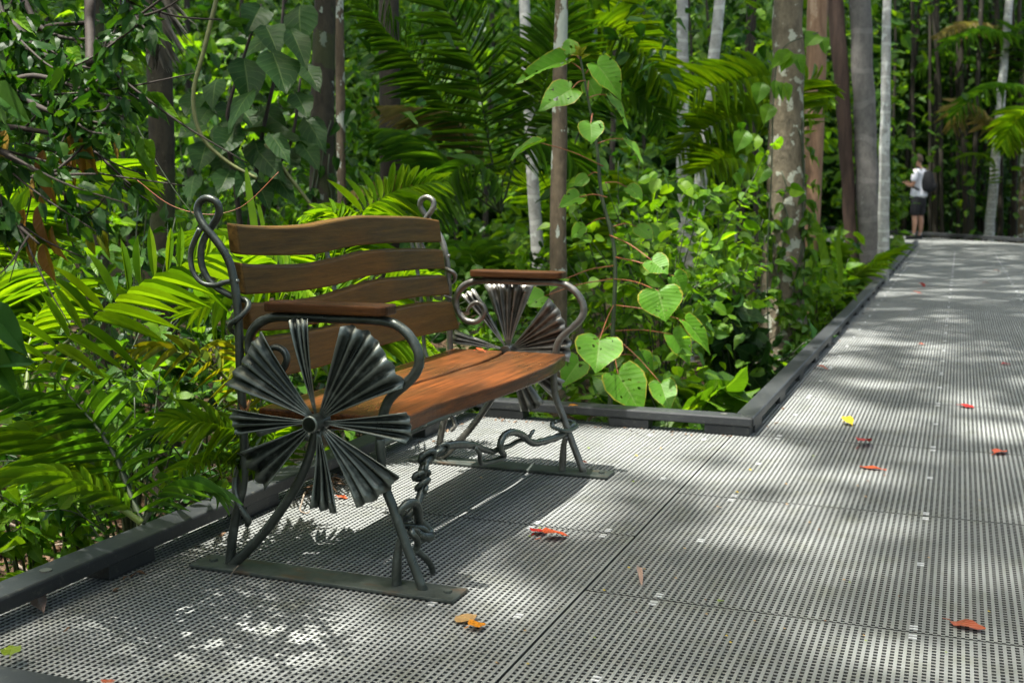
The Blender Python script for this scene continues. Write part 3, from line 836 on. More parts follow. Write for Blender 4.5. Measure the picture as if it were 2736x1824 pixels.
def leaves_along(b, P, D, n, shapes, Lr, asp, rs, up=.8, jit=.5, mat=0, droop=.25):
    """n leaves at points P with main directions D"""
    i = rs.integers(0, len(P), n)
    X = D[i] + rs.normal(0, .7, (n, 3)); X[:, 2] -= droop
    X = nrm(X)
    Z = np.tile(UP * up, (n, 1)) + rs.normal(0, jit, (n, 3)) + TOCAM * .15
    L = rs.uniform(*Lr, n)
    ch = rs.integers(0, 3, n)
    for k in range(3):
        m = ch == k
        b.scatter(shapes[k], P[i][m] + rs.normal(0, .008, (m.sum(), 3)), X[m], Z[m], L[m], L[m] * asp * rs.uniform(.85, 1.15, m.sum()), mat=mat)

def shrub(label, base, h, spread, stems, n, shape='ovate', Lr=(.05, .09), asp=.55, mat='mid', seed=0, cat="shrub", name="leafy_shrub", stem_r=.006, stem_mat=None, low=.25, group=None, lean=(0, 0), droop=.25, sub=2, jit=.5):
    rs = np.random.default_rng(seed + 1000)
    base = np.array(base, float)
    t = thing(name, label, cat, base, group)
    bs = MB(); PP = []; DD = []
    for s in range(stems):
        a = 2 * math.pi * (s + rs.random()) / stems; sp = spread * rs.uniform(.35, 1); hh = h * rs.uniform(.65, 1.05)
        tip = base + np.array([math.cos(a) * sp + lean[0], math.sin(a) * sp + lean[1], hh])
        mid = base * .5 + tip * .5 + np.array([-math.cos(a), -math.sin(a), 1.2]) * sp * .18
        S = smooth([base + rs.normal(0, .015, 3) * (1, 1, 0) - UP * .03, mid, tip], 9)
        bs.tube(S, np.linspace(stem_r, stem_r * .35, len(S)), 5)
        k0 = int(len(S) * low)
        PP.append(S[k0:]); DD.append(np.tile([math.cos(a), math.sin(a), .1], (len(S) - k0, 1)))
        for q in range(sub):
            j = rs.integers(k0, len(S)); a2 = a + rs.normal(0, 1.2); l2 = spread * rs.uniform(.3, .7)
            e2 = S[j] + np.array([math.cos(a2) * l2, math.sin(a2) * l2, l2 * rs.uniform(.1, .7)])
            S2 = smooth([S[j], (S[j] + e2) / 2 + UP * .03, e2], 5)
            bs.tube(S2, np.linspace(stem_r * .5, stem_r * .25, len(S2)), 4)
            PP.append(S2); DD.append(np.tile([math.cos(a2), math.sin(a2), .1], (len(S2), 1)))
    bs.build("stem", stem_mat or M_darkstalk, t)
    b = MB(); leaves_along(b, np.concatenate(PP), np.concatenate(DD), n, LEAVES[shape], Lr, asp, rs, droop=droop, jit=jit)
    b.build("foliage", G[mat] if isinstance(mat, str) else mat, t)
    return t

TREES = []
def tree(label, xt, yt, xb, yb, d, wt, wb, mat, name="tree_trunk", db=None, top=24, cat="tree", group=None, sides=14, jag=.035, seed=1, bend=0.0, crown=True, lowz=None):
    """trunk seen from (xt, yt) down to (xb, yb), widths in frame pixels, d metres away"""
    rs = np.random.default_rng(seed)
    A = at(xt, yt, d); B = at(xb, yb, db or d)
    dirv = (A - B) / (A[2] - B[2])
    gz = ground_z(*(B + dirv * (-.5 - B[2]))[:2])
    base = B + dirv * (gz - B[2])
    t = thing("tree", label, cat, base, group)
    k = 2352 / 36 * cam_d.lens
    rt, rb = wt * d / k / 2, wb * (db or d) / k / 2
    zs = np.concatenate([np.linspace(gz - .15, 6, 30), np.linspace(6.5, top, 10)])
    P = []; rr = []
    for i, z in enumerate(zs):
        w = bend * math.sin((z + seed) * .9)
        p = B + dirv * (z - B[2]) + np.array([w, w * .3, 0]) + rs.normal(0, rb * .05, 3) * (1, 1, 0)
        if z > A[2] + 2: p = p - np.array([dirv[0], dirv[1], 0]) * (z - A[2] - 2) * .5
        P.append(p)
        f = (z - B[2]) / max(.3, A[2] - B[2])
        r = rb + (rt - rb) * min(f, 2.2)
        r = max(r, .25 * rb) * (1 + .55 * math.exp(-(z - gz) / .12) * (rb > .03))
        rr.append(r)
    b = MB(); b.tube(P, rr, sides, jag=jag, seed=seed)
    b.build("trunk", mat, t)
    if crown: TREES.append((t, P[-1].copy()))
    return t

B_LICHEN = bark_mat("brown bark with pale lichen", (.155, .130, .085), (.062, .052, .034), (.36, .38, .30), .53, 10, 1.0, bump=.9, vst=.55)
B_PALE = bark_mat("pale banded bark", (.36, .36, .33), (.20, .20, .18), (.52, .54, .50), .5, 10, .6, rings=.35, rscale=5.5, bump=.35, vst=.8)
B_DARK = bark_mat("dark mossy bark", (.042, .036, .022), (.016, .014, .009), (.20, .24, .19), .34, 10, .8, bump=.8, moss=.5, vst=.5)
B_BROWN = bark_mat("peeling brown bark", (.28, .17, .10), (.13, .075, .045), (.38, .27, .18), .45, 4, .25, bump=.6)
B_RED = bark_mat("dark red brown bark", (.080, .050, .036), (.030, .020, .015), (.14, .08, .05), .2, 8, .4, bump=.8)
B_GREYP = bark_mat("grey ringed palm bark", (.155, .145, .130), (.085, .080, .072), (.26, .26, .23), .3, 8, .4, rings=.22, rscale=2.3, bump=.4, vst=.6)
B_MID = bark_mat("mottled brown bark", (.115, .088, .055), (.050, .038, .024), (.36, .40, .34), .56, 9, .6, bump=.7, vst=.45)
B_BACK = bark_mat("dark thin bark", (.036, .031, .020), (.015, .013, .009), (.18, .19, .16), .25, 9, .4)  # darkest bark of the set, for thin far stems and crown limbs

T9 = tree("lichen spotted trunk wrapped in climbing vine beside the long kerb", 1820, 0, 1790, 800, 8.1, 66, 104, B_LICHEN, seed=3, bend=.012)
T6 = tree("slim brown trunk behind the round leaved sapling", 1294, 0, 1286, 620, 5.6, 30, 40, B_MID, seed=4, bend=.012)
T2 = tree("dark mossy trunk left of the palm, above the bench back", 748, 0, 742, 480, 6.3, 50, 58, B_DARK, seed=5, bend=.015)
tree("slender pale barked trunk touching the dark mossy trunk", 778, 0, 786, 470, 6.9, 22, 22, B_MID, seed=6)
T1 = tree("dark grey brown trunk behind the hanging dead frond", 358, 0, 372, 520, 5.4, 58, 56, B_DARK, seed=7, bend=.01)
tree("greyish trunk partly hidden by the overhanging leaves, upper left", 214, 0, 222, 420, 5.6, 44, 42, B_DARK, seed=8, bend=.012)
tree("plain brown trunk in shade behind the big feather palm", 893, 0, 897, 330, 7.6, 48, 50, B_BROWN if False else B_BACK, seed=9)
tree("thin pale lichen pole between the palm and the slim brown trunk", 1214, 0, 1236, 600, 8.2, 25, 30, B_PALE, seed=10, bend=.03)
tree("upright pale banded palm stem, left of the leaning pale one", 1567, 0, 1570, 420, 10.5, 26, 29, B_PALE, seed=11)
tree("pale banded stem leaning to the right", 1653, 0, 1612, 400, 10.0, 25, 29, B_PALE, seed=12)
T10 = tree("peeling brown trunk with scars behind the lichen spotted trunk", 1872, 0, 1862, 480, 11.5, 46, 44, B_BROWN, seed=13, bend=.02)
tree("dark red brown trunk left of the thick grey palm stem", 1916, 0, 1944, 420, 13.5, 38, 30, B_RED, seed=14, bend=.02)
T12 = tree("thick smooth grey ringed palm stem", 1974, 0, 2000, 620, 13.5, 48, 54, B_GREYP, seed=15, jag=.015)
T13 = tree("slender pale grey stem standing right beside the long kerb", 2040, 0, 2026, 620, 12.4, 19, 27, B_PALE, seed=16, bend=.012)
T14 = tree("thin pale leaning stem right of the standing man", 2318, 0, 2272, 540, 28.5, 17, 23, B_PALE, seed=17)
tree("brown stem at the right edge behind the far kerb", 2350, 380, 2344, 540, 27.5, 14, 15, B_MID, seed=18)
rs = np.random.default_rng(77)
for i in range(34):       # thin stems of the far forest
    x = [2075, 2100, 2150, 2168, 2185, 2200, 2216, 2232, 2248, 2262, 2300, 2330, 2345, 1700, 1735, 1480, 1420, 1120, 1050, 960, 640, 560, 440, 300, 120, 60, 1600, 1660, 1950, 2058, 2136, 2286, 2320, 2222][i]
    d = rs.uniform(28.5, 31) if x > 2040 else rs.uniform(13, 21)
    w = rs.uniform(6, 17)
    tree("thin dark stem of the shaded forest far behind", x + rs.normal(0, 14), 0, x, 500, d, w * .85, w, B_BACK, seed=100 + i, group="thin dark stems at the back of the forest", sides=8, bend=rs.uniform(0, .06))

# ------------------------------------------------------------------ palms behind the bench
def px(l, d0, d1=None):
    d1 = d0 if d1 is None else d1
    return [at(x, y, d0 + (d1 - d0) * i / (len(l) - 1)) for i, (x, y) in enumerate(l)]
H1 = TOCAM * .8 + UP * .7
H2 = TOCAM * .35 + UP
c1 = below(at(60, 900, 3.0))
palm("broad sunlit palm fronds fanning out left of the bench back", c1, [
    (px([(60, 905), (105, 826), (197, 755), (263, 698), (351, 645), (439, 606), (500, 585)], 2.75, 3.1), dict(n=16, ll=.205, lw=.021, hint=TOCAM * .9 + UP * .8, ang=(86, 42), start=.10, down=.06, seed=71, prof_p=.35, droops=(.6, .3, .1))),
    (px([(60, 905), (75, 760), (120, 690), (190, 655), (270, 668)], 2.9, 3.3), dict(n=20, ll=.15, lw=.008, hint=H2)),
    (px([(30, 900), (-10, 800), (-20, 700), (10, 640)], 2.9, 3.1), dict(n=24, ll=.2, lw=.018)),
], rand=1, L=.6, ll=.17, lw=.012, seed=2, az=(2.0, 3.0))
palm("low shaded palm seedling with arching fronds right above the kerb", below(at(325, 1215, 2.42)), [
    (px([(326, 1200), (288, 1107), (262, 1045), (219, 977), (165, 915), (115, 855)], 2.42, 2.55), dict(n=13, ll=.130, lw=.0095, hint=TOCAM * .6 + UP * .6, ang=(80, 45), down=.05, mat=G['palm_dark'], seed=33, start=.05)),
    (px([(326, 1200), (250, 1150), (150, 1110), (60, 1100), (-20, 1130)], 2.4, 2.35), dict(n=15, ll=.14, lw=.0065, mat=G['palm'], ang=(60, 25), down=.02)),
    (px([(326, 1200), (380, 1130), (440, 1110), (500, 1140)], 2.45, 2.6), dict(n=12, ll=.12, lw=.006, mat=G['palm_dark'])),
    (px([(326, 1200), (240, 1000), (130, 930), (20, 910), (-80, 930)], 2.55, 2.6), dict(n=20, ll=.16, lw=.006, ang=(78, 40), mat=G['palm_dark'], down=.04)),
    (px([(326, 1200), (200, 1080), (90, 1020), (-30, 1010)], 2.6, 2.6), dict(n=22, ll=.2, lw=.0065, ang=(60, 25))),
], seed=3, ll=.16)
palm("yellowing frond drooping to the left behind the near bench leg", below(at(590, 1000, 3.05)), [
    (px([(600, 1000), (540, 890), (460, 828), (373, 803), (290, 812)], 3.05, 2.9), dict(n=14, ll=.13, lw=.0085, mat=G['palm_yel'], hint=H2, down=.3)),
    (px([(600, 1000), (560, 840), (520, 790), (480, 800)], 3.1, 3.2), dict(n=13, ll=.10, lw=.009, mat=G['palm_yel'])),
], rand=1, L=.5, ll=.12, lw=.009, n=18, seed=4, az=(0.8, 2))
palm("bright lime frond low behind the fan, reaching left", below(at(600, 1080, 2.95)), [
    (px([(610, 1090), (560, 1012), (500, 985), (439, 973), (380, 968)], 2.95, 2.85), dict(n=22, ll=.14, lw=.012, hint=H2, down=.18)),
    (px([(610, 1090), (640, 1000), (690, 960), (740, 960)], 3.0, 3.1), dict(n=20, ll=.14, lw=.015)),
    (px([(610, 1090), (520, 1060), (440, 1075), (390, 1110)], 2.95, 2.75), dict(n=18, ll=.10, lw=.010)),
], seed=5)
palm("sunlit frond arching right at the left edge, under the brown leaves", below(at(-60, 640, 3.7)), [
    (px([(-60, 640), (0, 565), (88, 476), (175, 432), (250, 408), (320, 412)], 3.6, 3.7), dict(n=34, ll=.26, lw=.012, hint=H2, ang=(60, 15), down=.12)),
    (px([(-60, 640), (-30, 500), (20, 430), (90, 405)], 3.8, 4.0), dict(n=30, ll=.24, lw=.012, hint=H2)),
    (px([(-60, 640), (20, 600), (110, 520), (190, 490)], 3.6, 3.7), dict(n=26, ll=.2, lw=.010, hint=H2)),
], seed=6)
palm("sunlit fronds showing between the back slats of the bench", below(at(760, 860, 3.9)), [
    (px([(760, 860), (700, 700), (620, 610), (520, 560), (430, 545)], 3.9, 3.7), dict(n=30, ll=.22, lw=.010, hint=H2, down=.2)),
    (px([(760, 860), (720, 720), (640, 672), (540, 690), (450, 720)], 3.9, 3.5), dict(n=30, ll=.24, lw=.011, hint=H2, down=.2)),
    (px([(760, 860), (830, 720), (930, 650), (1010, 640)], 4.0, 4.2), dict(n=28, ll=.2, lw=.010, hint=H2)),
    (px([(760, 860), (780, 720), (720, 600), (640, 560)], 4.0, 4.0), dict(n=28, ll=.2, lw=.010, hint=H2)),
    (px([(760, 860), (860, 800), (950, 800), (1030, 840)], 4.0, 4.1), dict(n=26, ll=.18, lw=.010, hint=H2)),
    (px([(760, 860), (680, 790), (620, 800), (560, 850)], 3.8, 3.4), dict(n=26, ll=.18, lw=.010, hint=H2)),
], seed=7)
palm("small frond with upright blades just above the bench back", below(at(800, 640, 4.7)), [
    (px([(800, 640), (828, 503), (870, 465), (927, 440), (1012, 420)], 4.7, 4.9), dict(n=24, ll=.22, lw=.030, hint=H1, ang=(80, 30), mat=G['palm'], seed=12)),
    (px([(800, 640), (780, 520), (750, 490), (700, 500)], 4.7, 4.7), dict(n=18, ll=.14, lw=.022, hint=H2)),
], seed=8)

# the big palm in the middle
pc = below(at(1150, 560, 7.0))
palm("large dark feather palm with long arching fronds behind the bench", pc, [
    (px([(1150, 490), (1118, 300), (1100, 200), (1081, 134), (1042, 58), (990, -40)], 7.0, 6.8), dict(n=32, ll=.40, lw=.019, mat=G['palm_dark'], hint=H1, ang=(72, 40), start=.18, seed=5, down=.15)),
    (px([(1150, 490), (1190, 350), (1234, 246), (1270, 130), (1290, 20)], 7.0, 7.2), dict(n=30, ll=.38, lw=.018, mat=G['palm_dark'], hint=H1, start=.35, down=.2)),
    (px([(1150, 490), (1060, 300), (969, 169), (935, 123), (889, 77), (835, 5)], 7.0, 7.0), dict(n=38, ll=.30, lw=.012, mat=G['palm_dark'], hint=H1, ang=(65, 35), start=.35, down=.15)),
    (px([(1150, 490), (1057, 425), (989, 352), (930, 318), (889, 305)], 6.9, 6.6), dict(n=34, ll=.36, lw=.014, mat=G['palm_dark'], hint=H2, ang=(40, 14), start=.2, down=.22, vee=-.2)),
    (px([(1150, 490), (1100, 380), (1030, 300), (960, 268), (885, 252)], 7.2, 7.1), dict(n=28, ll=.30, lw=.012, mat=G['palm_tan'], hint=H2, ang=(50, 18), start=.3)),
    (px([(1150, 490), (1080, 420), (990, 400), (890, 420), (820, 440)], 7.1, 6.9), dict(n=28, ll=.24, lw=.009, mat=G['palm_tan'], ang=(50, 20), start=.3, down=.3)),
    (px([(1150, 490), (1160, 400), (1220, 340), (1300, 360), (1340, 440)], 6.9, 6.7), dict(n=26, ll=.34, lw=.013, mat=G['palm_dark'], hint=H2, start=.25, down=.35)),
    (px([(1150, 490), (1130, 420), (1080, 380), (1030, 420), (1000, 500)], 6.8, 6.5), dict(n=24, ll=.32, lw=.013, mat=G['palm_dark'], hint=H2, start=.2, down=.4)),
], rand=4, L=1.9, mat='palm_dark', ll=.32, lw=.013, n=34, trunk=.35, tr=.05, seed=9, az=(0.6, 2.4), down=.2)
palm("bright green palm whose long fronds arch right of the sapling top", below(at(1330, 500, 8.2)), [
    (px([(1290, 420), (1300, 180), (1340, 85), (1388, 66), (1445, 98), (1503, 161), (1552, 230)], 8.2, 7.6), dict(n=40, ll=.36, lw=.026, hint=H1, ang=(74, 34), start=.3, down=.02, droops=(.6, .3, .1), seed=3)),
    (px([(1290, 420), (1290, 140), (1330, 50), (1400, 10), (1480, -15)], 8.3, 8.0), dict(n=36, ll=.34, lw=.024, hint=H1, ang=(74, 34), start=.3, down=.02, droops=(.6, .3, .1))),
    (px([(1290, 420), (1350, 260), (1420, 215), (1490, 240), (1530, 300)], 8.0, 7.6), dict(n=30, ll=.3, lw=.022, hint=H1, ang=(74, 34), start=.3, down=.02, droops=(.6, .3, .1), mat=G['palm_dark'])),
], rand=3, L=2.2, ll=.34, lw=.022, n=34, seed=10, az=(.5, 2.6), trunk=.5, tr=.05)
palm("sunlit frond spreading left from behind the lichen spotted trunk", below(at(1790, 420, 8.9)), [
    (px([(1800, 420), (1780, 220), (1755, 182), (1690, 192), (1600, 212), (1503, 228), (1450, 250)], 8.8, 8.0), dict(n=34, ll=.36, lw=.028, hint=H1, ang=(74, 34), start=.25, down=.02, droops=(.6, .3, .1), seed=6)),
    (px([(1800, 420), (1760, 290), (1690, 270), (1610, 310), (1560, 360)], 8.7, 8.2), dict(n=30, ll=.32, lw=.022, hint=H1, ang=(74, 34), start=.3, down=.02, droops=(.6, .3, .1))),
    (px([(1800, 420), (1820, 230), (1870, 190), (1890, 240)], 9.2, 9.4), dict(n=24, ll=.34, lw=.024, hint=H1, ang=(74, 34), start=.3, down=.02, droops=(.6, .3, .1))),
    (px([(1800, 420), (1730, 380), (1660, 370), (1600, 400)], 8.6, 8.0), dict(n=30, ll=.30, lw=.011, hint=H1, ang=(74, 34), start=.3, down=.1)),
], seed=11, ll=.4)
palm("low green palm between the peeling trunk and the grey ringed stem", below(at(1900, 560, 12)), rand=7, L=1.15, ll=.32, lw=.02, n=26, seed=12, e=(65, 85), bend=(40, 75))
palm("palm with a pinkish dry frond tip, upper right", below(at(2330, 520, 30)), [
    (px([(2330, 420), (2300, 110), (2270, 66), (2220, 62), (2155, 84)], 30, 28), dict(n=28, ll=.75, lw=.07, mat=G['palm_tan'], hint=H2, start=.4, down=.25)),
    (px([(2330, 420), (2320, 120), (2290, 80), (2230, 82), (2160, 112)], 29, 27.5), dict(n=28, ll=.75, lw=.07, hint=H2, mat=G['palm_dark'], start=.4, down=.25)),
    (px([(2330, 420), (2350, 140), (2330, 70), (2380, 60)], 29, 28), dict(n=24, ll=.75, lw=.07, hint=H2, mat=G['palm_dark'], start=.4, down=.25)),
    (px([(2330, 420), (2280, 190), (2228, 143), (2174, 129), (2106, 165)], 30, 29), dict(n=28, ll=.75, lw=.07, hint=H2, mat=G['palm_dark'], start=.4, down=.25)),
], ll=.75, seed=13)
palm("palm frond bowing left across the thin leaning stem", below(at(2390, 520, 27)), [
    (px([(2390, 480), (2370, 240), (2306, 204), (2245, 221), (2188, 272)], 27, 26), dict(n=27, ll=.75, lw=.07, hint=H2, mat=G['palm_dark'], start=.3, down=.25, seed=2)),
    (px([(2390, 480), (2360, 300), (2290, 290), (2220, 250), (2190, 290)], 27.5, 26.5), dict(n=24, ll=.9, lw=.08, hint=H2, start=.35, down=.25, mat=G['palm_tan'])),
], seed=14)
palm("vivid lit palm frond at the right edge above the walkway", below(at(2420, 470, 24)), [
    (px([(2420, 450), (2400, 290), (2365, 262), (2330, 285), (2306, 330)], 24, 23), dict(n=24, ll=.75, lw=.09, hint=H2, start=.35, down=.25, seed=2)),
    (px([(2420, 450), (2390, 330), (2340, 300), (2310, 345)], 24, 23), dict(n=21, ll=.6, lw=.08, hint=H2, start=.35, down=.25)),
], seed=15)
palm("small frond pointing left beside the thin leaning stem", below(at(2290, 520, 27.5)), [
    (px([(2290, 500), (2282, 385), (2250, 358), (2194, 364)], 27.5, 27), dict(n=18, ll=.35, lw=.06, hint=H2, start=.35, down=.2)),
], seed=16, group=None)

# ------------------------------------------------------------------ the round leaved sapling in front of the far corner
def leaf_at(b, p, q, w, shape='heart', tilt=None, k=0, mat=0):
    p = np.array(p); q = np.array(q)
    b.scatter(LEAVES[shape][k], [p], (q - p)[None], (TOCAM * .8 + UP * .55 if tilt is None else np.array(tilt))[None], np.linalg.norm(q - p), w, mat)

D5 = 5.0
KPX = 2352 / 36 * cam_d.lens
sp_base = below(at(1401, 905, D5))
sap = thing("sapling", "tall sapling with big round bright leaves on red stalks beyond the far kerb", "sapling", sp_base)
stem_px = [(1401, 985), (1402, 905), (1408, 756), (1412, 583), (1382, 449), (1372, 345), (1357, 261), (1338, 160), (1332, 128)]
S = smooth([at(x, y, D5) for x, y in stem_px], 6)
b = MB(); b.tube(S, np.linspace(.012, .0035, len(S)), 8, jag=.04); b.build("stem", M_darkstalk, sap)
# stalk start, leaf base, leaf tip, width (frame px), depth offsets of base and tip, shape, curl variant
SAPL = [
    ((1340,165),(1296,141),(1186,166),52,.05,-.05,'heart',1,None), ((1345,185),(1312,206),(1238,247),78,-.05,-.12,'heart',0,None),
    ((1335,140),(1312,128),(1308,84),42,.05,.1,'round',0,None), ((1345,170),(1372,150),(1432,215),74,-.05,-.1,'heart',1,None),
    ((1350,215),(1352,185),(1372,226),52,.1,.08,'round',0,TOCAM), ((1352,225),(1403,222),(1453,262),26,.0,-.1,'heart',2,UP*1.2+TOCAM*.2),
    ((1362,262),(1357,284),(1358,328),62,-.15,-.2,'heart',0,None), ((1385,382),(1240,328),(1165,348),34,-.1,-.15,'heart',1,UP+TOCAM*.25),
    ((1372,330),(1440,321),(1482,346),22,.0,-.1,'heart',2,UP+TOCAM*.3), ((1394,453),(1330,453),(1286,466),50,-.1,-.15,'heart',1,None),
    ((1410,700),(1377,780),(1369,850),113,-.35,-.45,'heart',0,TOCAM+UP*.35), ((1405,800),(1420,860),(1478,942),104,-.2,-.3,'heart',1,None),
    ((1408,770),(1518,880),(1538,938),66,-.15,-.25,'heart',0,None), ((1400,540),(1497,598),(1535,626),66,-.2,-.25,'heart',0,None),
    ((1410,590),(1548,634),(1578,672),58,-.2,-.2,'heart',1,None), ((1410,640),(1512,668),(1530,736),108,-.3,-.35,'heart',0,TOCAM+UP*.3),
    ((1410,700),(1576,738),(1638,803),44,-.2,-.25,'heart',1,None), ((1412,610),(1300,640),(1262,655),52,-.1,-.15,'round',1,UP+TOCAM*.2),
    ((1408,760),(1545,768),(1590,830),60,.15,.1,'heart',1,None), ((1408,640),(1250,680),(1215,700),70,.0,-.05,'heart',0,UP*.6+TOCAM),
    ((1408,740),(1330,830),(1290,880),70,.05,.0,'heart',1,None), ((1410,520),(1462,520),(1498,545),44,.1,.05,'round',0,None),
    ((1400,500),(1345,520),(1310,540),40,.05,.05,'round',1,None), ((1405,820),(1470,820),(1510,850),60,.1,.1,'heart',2,None),
    ((1390,420),(1440,430),(1475,450),40,.05,.0,'round',1,None), ((1380,400),(1350,405),(1318,425),36,.1,.1,'round',0,None),
]
for i, (s0, p, q, w, d0, d1, sh, kk, tl) in enumerate(SAPL):
    P0, P1, P2 = at(*s0, D5), at(*p, D5 + d0), at(*q, D5 + d1)
    b = MB(); leaf_at(b, P1, P2, w * (D5 + d0) / KPX, sh, tl, kk)
    lf = b.build("leaf", G['big'], sap)
    b = MB(); b.tube(smooth([P0, (P0 + P1) / 2 + UP * .012, P1], 4), np.linspace(.0026, .0017, 9), 6)
    b.build("leaf_stalk", M_red, lf)
b = MB()
for x, y, x2, y2, w in ((1335,130,1322,100,16),(1330,128,1345,104,14),(1334,128,1312,120,14),(1336,135,1352,122,12),(1334,130,1334,108,14)):
    leaf_at(b, at(x, y, D5), at(x2, y2, D5 - .02), w * D5 / KPX, 'ovate', k=1)
b.build("young_leaves", G['palm_yel'], sap)

# ------------------------------------------------------------------ shrubs and ground plants: (label, x, y of base, depth, ...)
def gp(x, d):
    r = ray(x, 900); p = CAMP + r * d
    return below(p)
shrub("dense bright green shrub with small rounded leaves right of the sapling", gp(1520, 6.3), 1.5, .62, 18, 600, 'round', (.030, .085), .85, 'bright', 1, low=.2)
shrub("bright green leafy shrub left of the lichen spotted trunk", gp(1650, 7.2), 1.35, .42, 12, 400, 'ovate', (.05, .12), .6, 'mid', 2)
shrub("tall thin shrub with small leaves behind the sapling stem", gp(1420, 6.8), 1.6, .5, 12, 340, 'round', (.03, .08), .85, 'bright', 3)
shrub("low shrub with mid green leaves under the slim brown trunk", gp(1240, 6.2), .75, .45, 9, 320, 'ovate', (.05, .10), .6, 'mid', 4)
shrub("leafy bush right of the lichen spotted trunk beside the kerb", gp(1880, 9.4), .85, .38, 12, 480, 'ovate', (.06, .12), .5, 'bright', 5, lean=(-.2, 0))
shrub("low plant with pointed leaves against the long kerb", gp(1840, 8.3), .45, .25, 8, 200, 'lance', (.08, .15), .3, 'bright', 6)
shrub("dark broad leaved bush where the long kerb narrows", gp(1945, 12.0), .75, .4, 10, 260, 'ovate', (.08, .16), .6, 'mid', 7, lean=(-.4, 0))
shrub("bright broad leaved bush below the red brown trunk", gp(1925, 11.3), 1.1, .4, 9, 170, 'ovate', (.10, .18), .6, 'bright', 8, lean=(-.3, 0))
shrub("clump of broad dark ground leaves in the corner of the two kerbs", gp(1640, 5.35), .5, .30, 9, 60, 'ovate', (.15, .24), .62, 'mid', 9, low=.5)
shrub("broad leaved ground plant behind the middle of the far kerb", gp(1550, 5.2), .55, .28, 8, 46, 'heart', (.13, .20), .85, 'mid', 10, low=.5)
shrub("low leafy plant with narrow leaves under the big heart leaf", gp(1330, 5.2), .5, .28, 8, 80, 'lance', (.10, .16), .35, 'mid', 11, low=.4)
shrub("dark ground plant between the sapling stem and the far kerb", gp(1450, 5.3), .45, .25, 7, 70, 'ovate', (.09, .15), .55, 'mid', 12, low=.5)
shrub("wrinkled broad leaf plant left of the climbing vine", gp(1690, 7.0), .8, .3, 7, 70, 'ovate', (.14, .22), .6, 'broad', 13, low=.5)
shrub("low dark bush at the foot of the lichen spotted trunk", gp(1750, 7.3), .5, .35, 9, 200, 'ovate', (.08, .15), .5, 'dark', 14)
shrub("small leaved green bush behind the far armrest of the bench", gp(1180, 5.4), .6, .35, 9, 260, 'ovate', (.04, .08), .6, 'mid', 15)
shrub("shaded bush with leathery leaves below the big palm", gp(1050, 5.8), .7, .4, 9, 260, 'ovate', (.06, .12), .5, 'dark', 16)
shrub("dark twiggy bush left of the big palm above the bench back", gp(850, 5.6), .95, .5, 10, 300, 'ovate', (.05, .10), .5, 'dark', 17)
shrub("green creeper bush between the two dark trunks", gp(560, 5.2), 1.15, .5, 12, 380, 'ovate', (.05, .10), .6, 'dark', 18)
shrub("leafy green bush behind the top loop of the bench post", gp(455, 4.6), .95, .35, 9, 260, 'ovate', (.05, .09), .65, 'mid', 19)
shrub("sunlit bush with jagged leaves under the yellow leaves at left", gp(150, 3.9), 1.0, .45, 12, 360, 'ovate', (.05, .10), .65, 'bright', 20)
shrub("bright leafy plant at the left edge below the arching frond", gp(40, 3.6), .85, .35, 10, 300, 'ovate', (.05, .09), .6, 'bright', 21)
shrub("small heart leaved plant just behind the near end of the kerb rail", gp(420, 2.75), .42, .16, 6, 26, 'heart', (.05, .08), .95, 'big', 22, low=.6, stem_r=.003)
shrub("lit green plant with rounded leaves behind the rear bench leg", gp(545, 2.85), .36, .18, 8, 70, 'ovate', (.05, .085), .6, 'bright', 23, low=.4, stem_r=.003)
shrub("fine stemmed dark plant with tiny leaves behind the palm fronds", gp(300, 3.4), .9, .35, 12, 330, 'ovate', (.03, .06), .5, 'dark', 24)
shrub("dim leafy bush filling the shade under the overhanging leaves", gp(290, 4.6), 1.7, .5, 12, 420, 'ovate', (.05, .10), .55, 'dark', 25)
shrub("sunlit yellow green shrub far back between the two dark trunks", gp(600, 10.5), 3.2, .9, 12, 300, 'ovate', (.12, .22), .6, 'bright', 26)
shrub("sunlit bush glimpsed behind the overhanging leaves, far left", gp(60, 8.0), 1.9, .9, 12, 340, 'ovate', (.10, .17), .6, 'bright', 27)
shrub("bright bush behind the hanging dead frond", gp(470, 9.0), 2.6, .7, 12, 220, 'ovate', (.10, .18), .6, 'bright', 28)
shrub("sunlit low bush behind the foot of the big palm", gp(1190, 8.6), 1.0, .5, 10, 240, 'ovate', (.08, .16), .6, 'bright', 29)
shrub("tall dark leafed shrub between the grey palm stem and the pale stem", gp(1990, 17), 3.0, .7, 12, 420, 'ovate', (.12, .24), .5, 'mid', 30)
shrub("tall shaded leafy tree shrub left of the standing man", gp(2095, 34), 6.0, 1.6, 16, 900, 'ovate', (.18, .36), .55, 'mid', 31, stem_r=.03)
shrub("tall leafy shrub right of the standing man, above his head", gp(2200, 33), 6.5, 1.8, 16, 900, 'ovate', (.18, .36), .55, 'mid', 32, stem_r=.03)
shrub("small bush with lit leaves at the man's far side", gp(2030, 30), 2.2, .7, 10, 240, 'ovate', (.15, .28), .6, 'bright', 33)

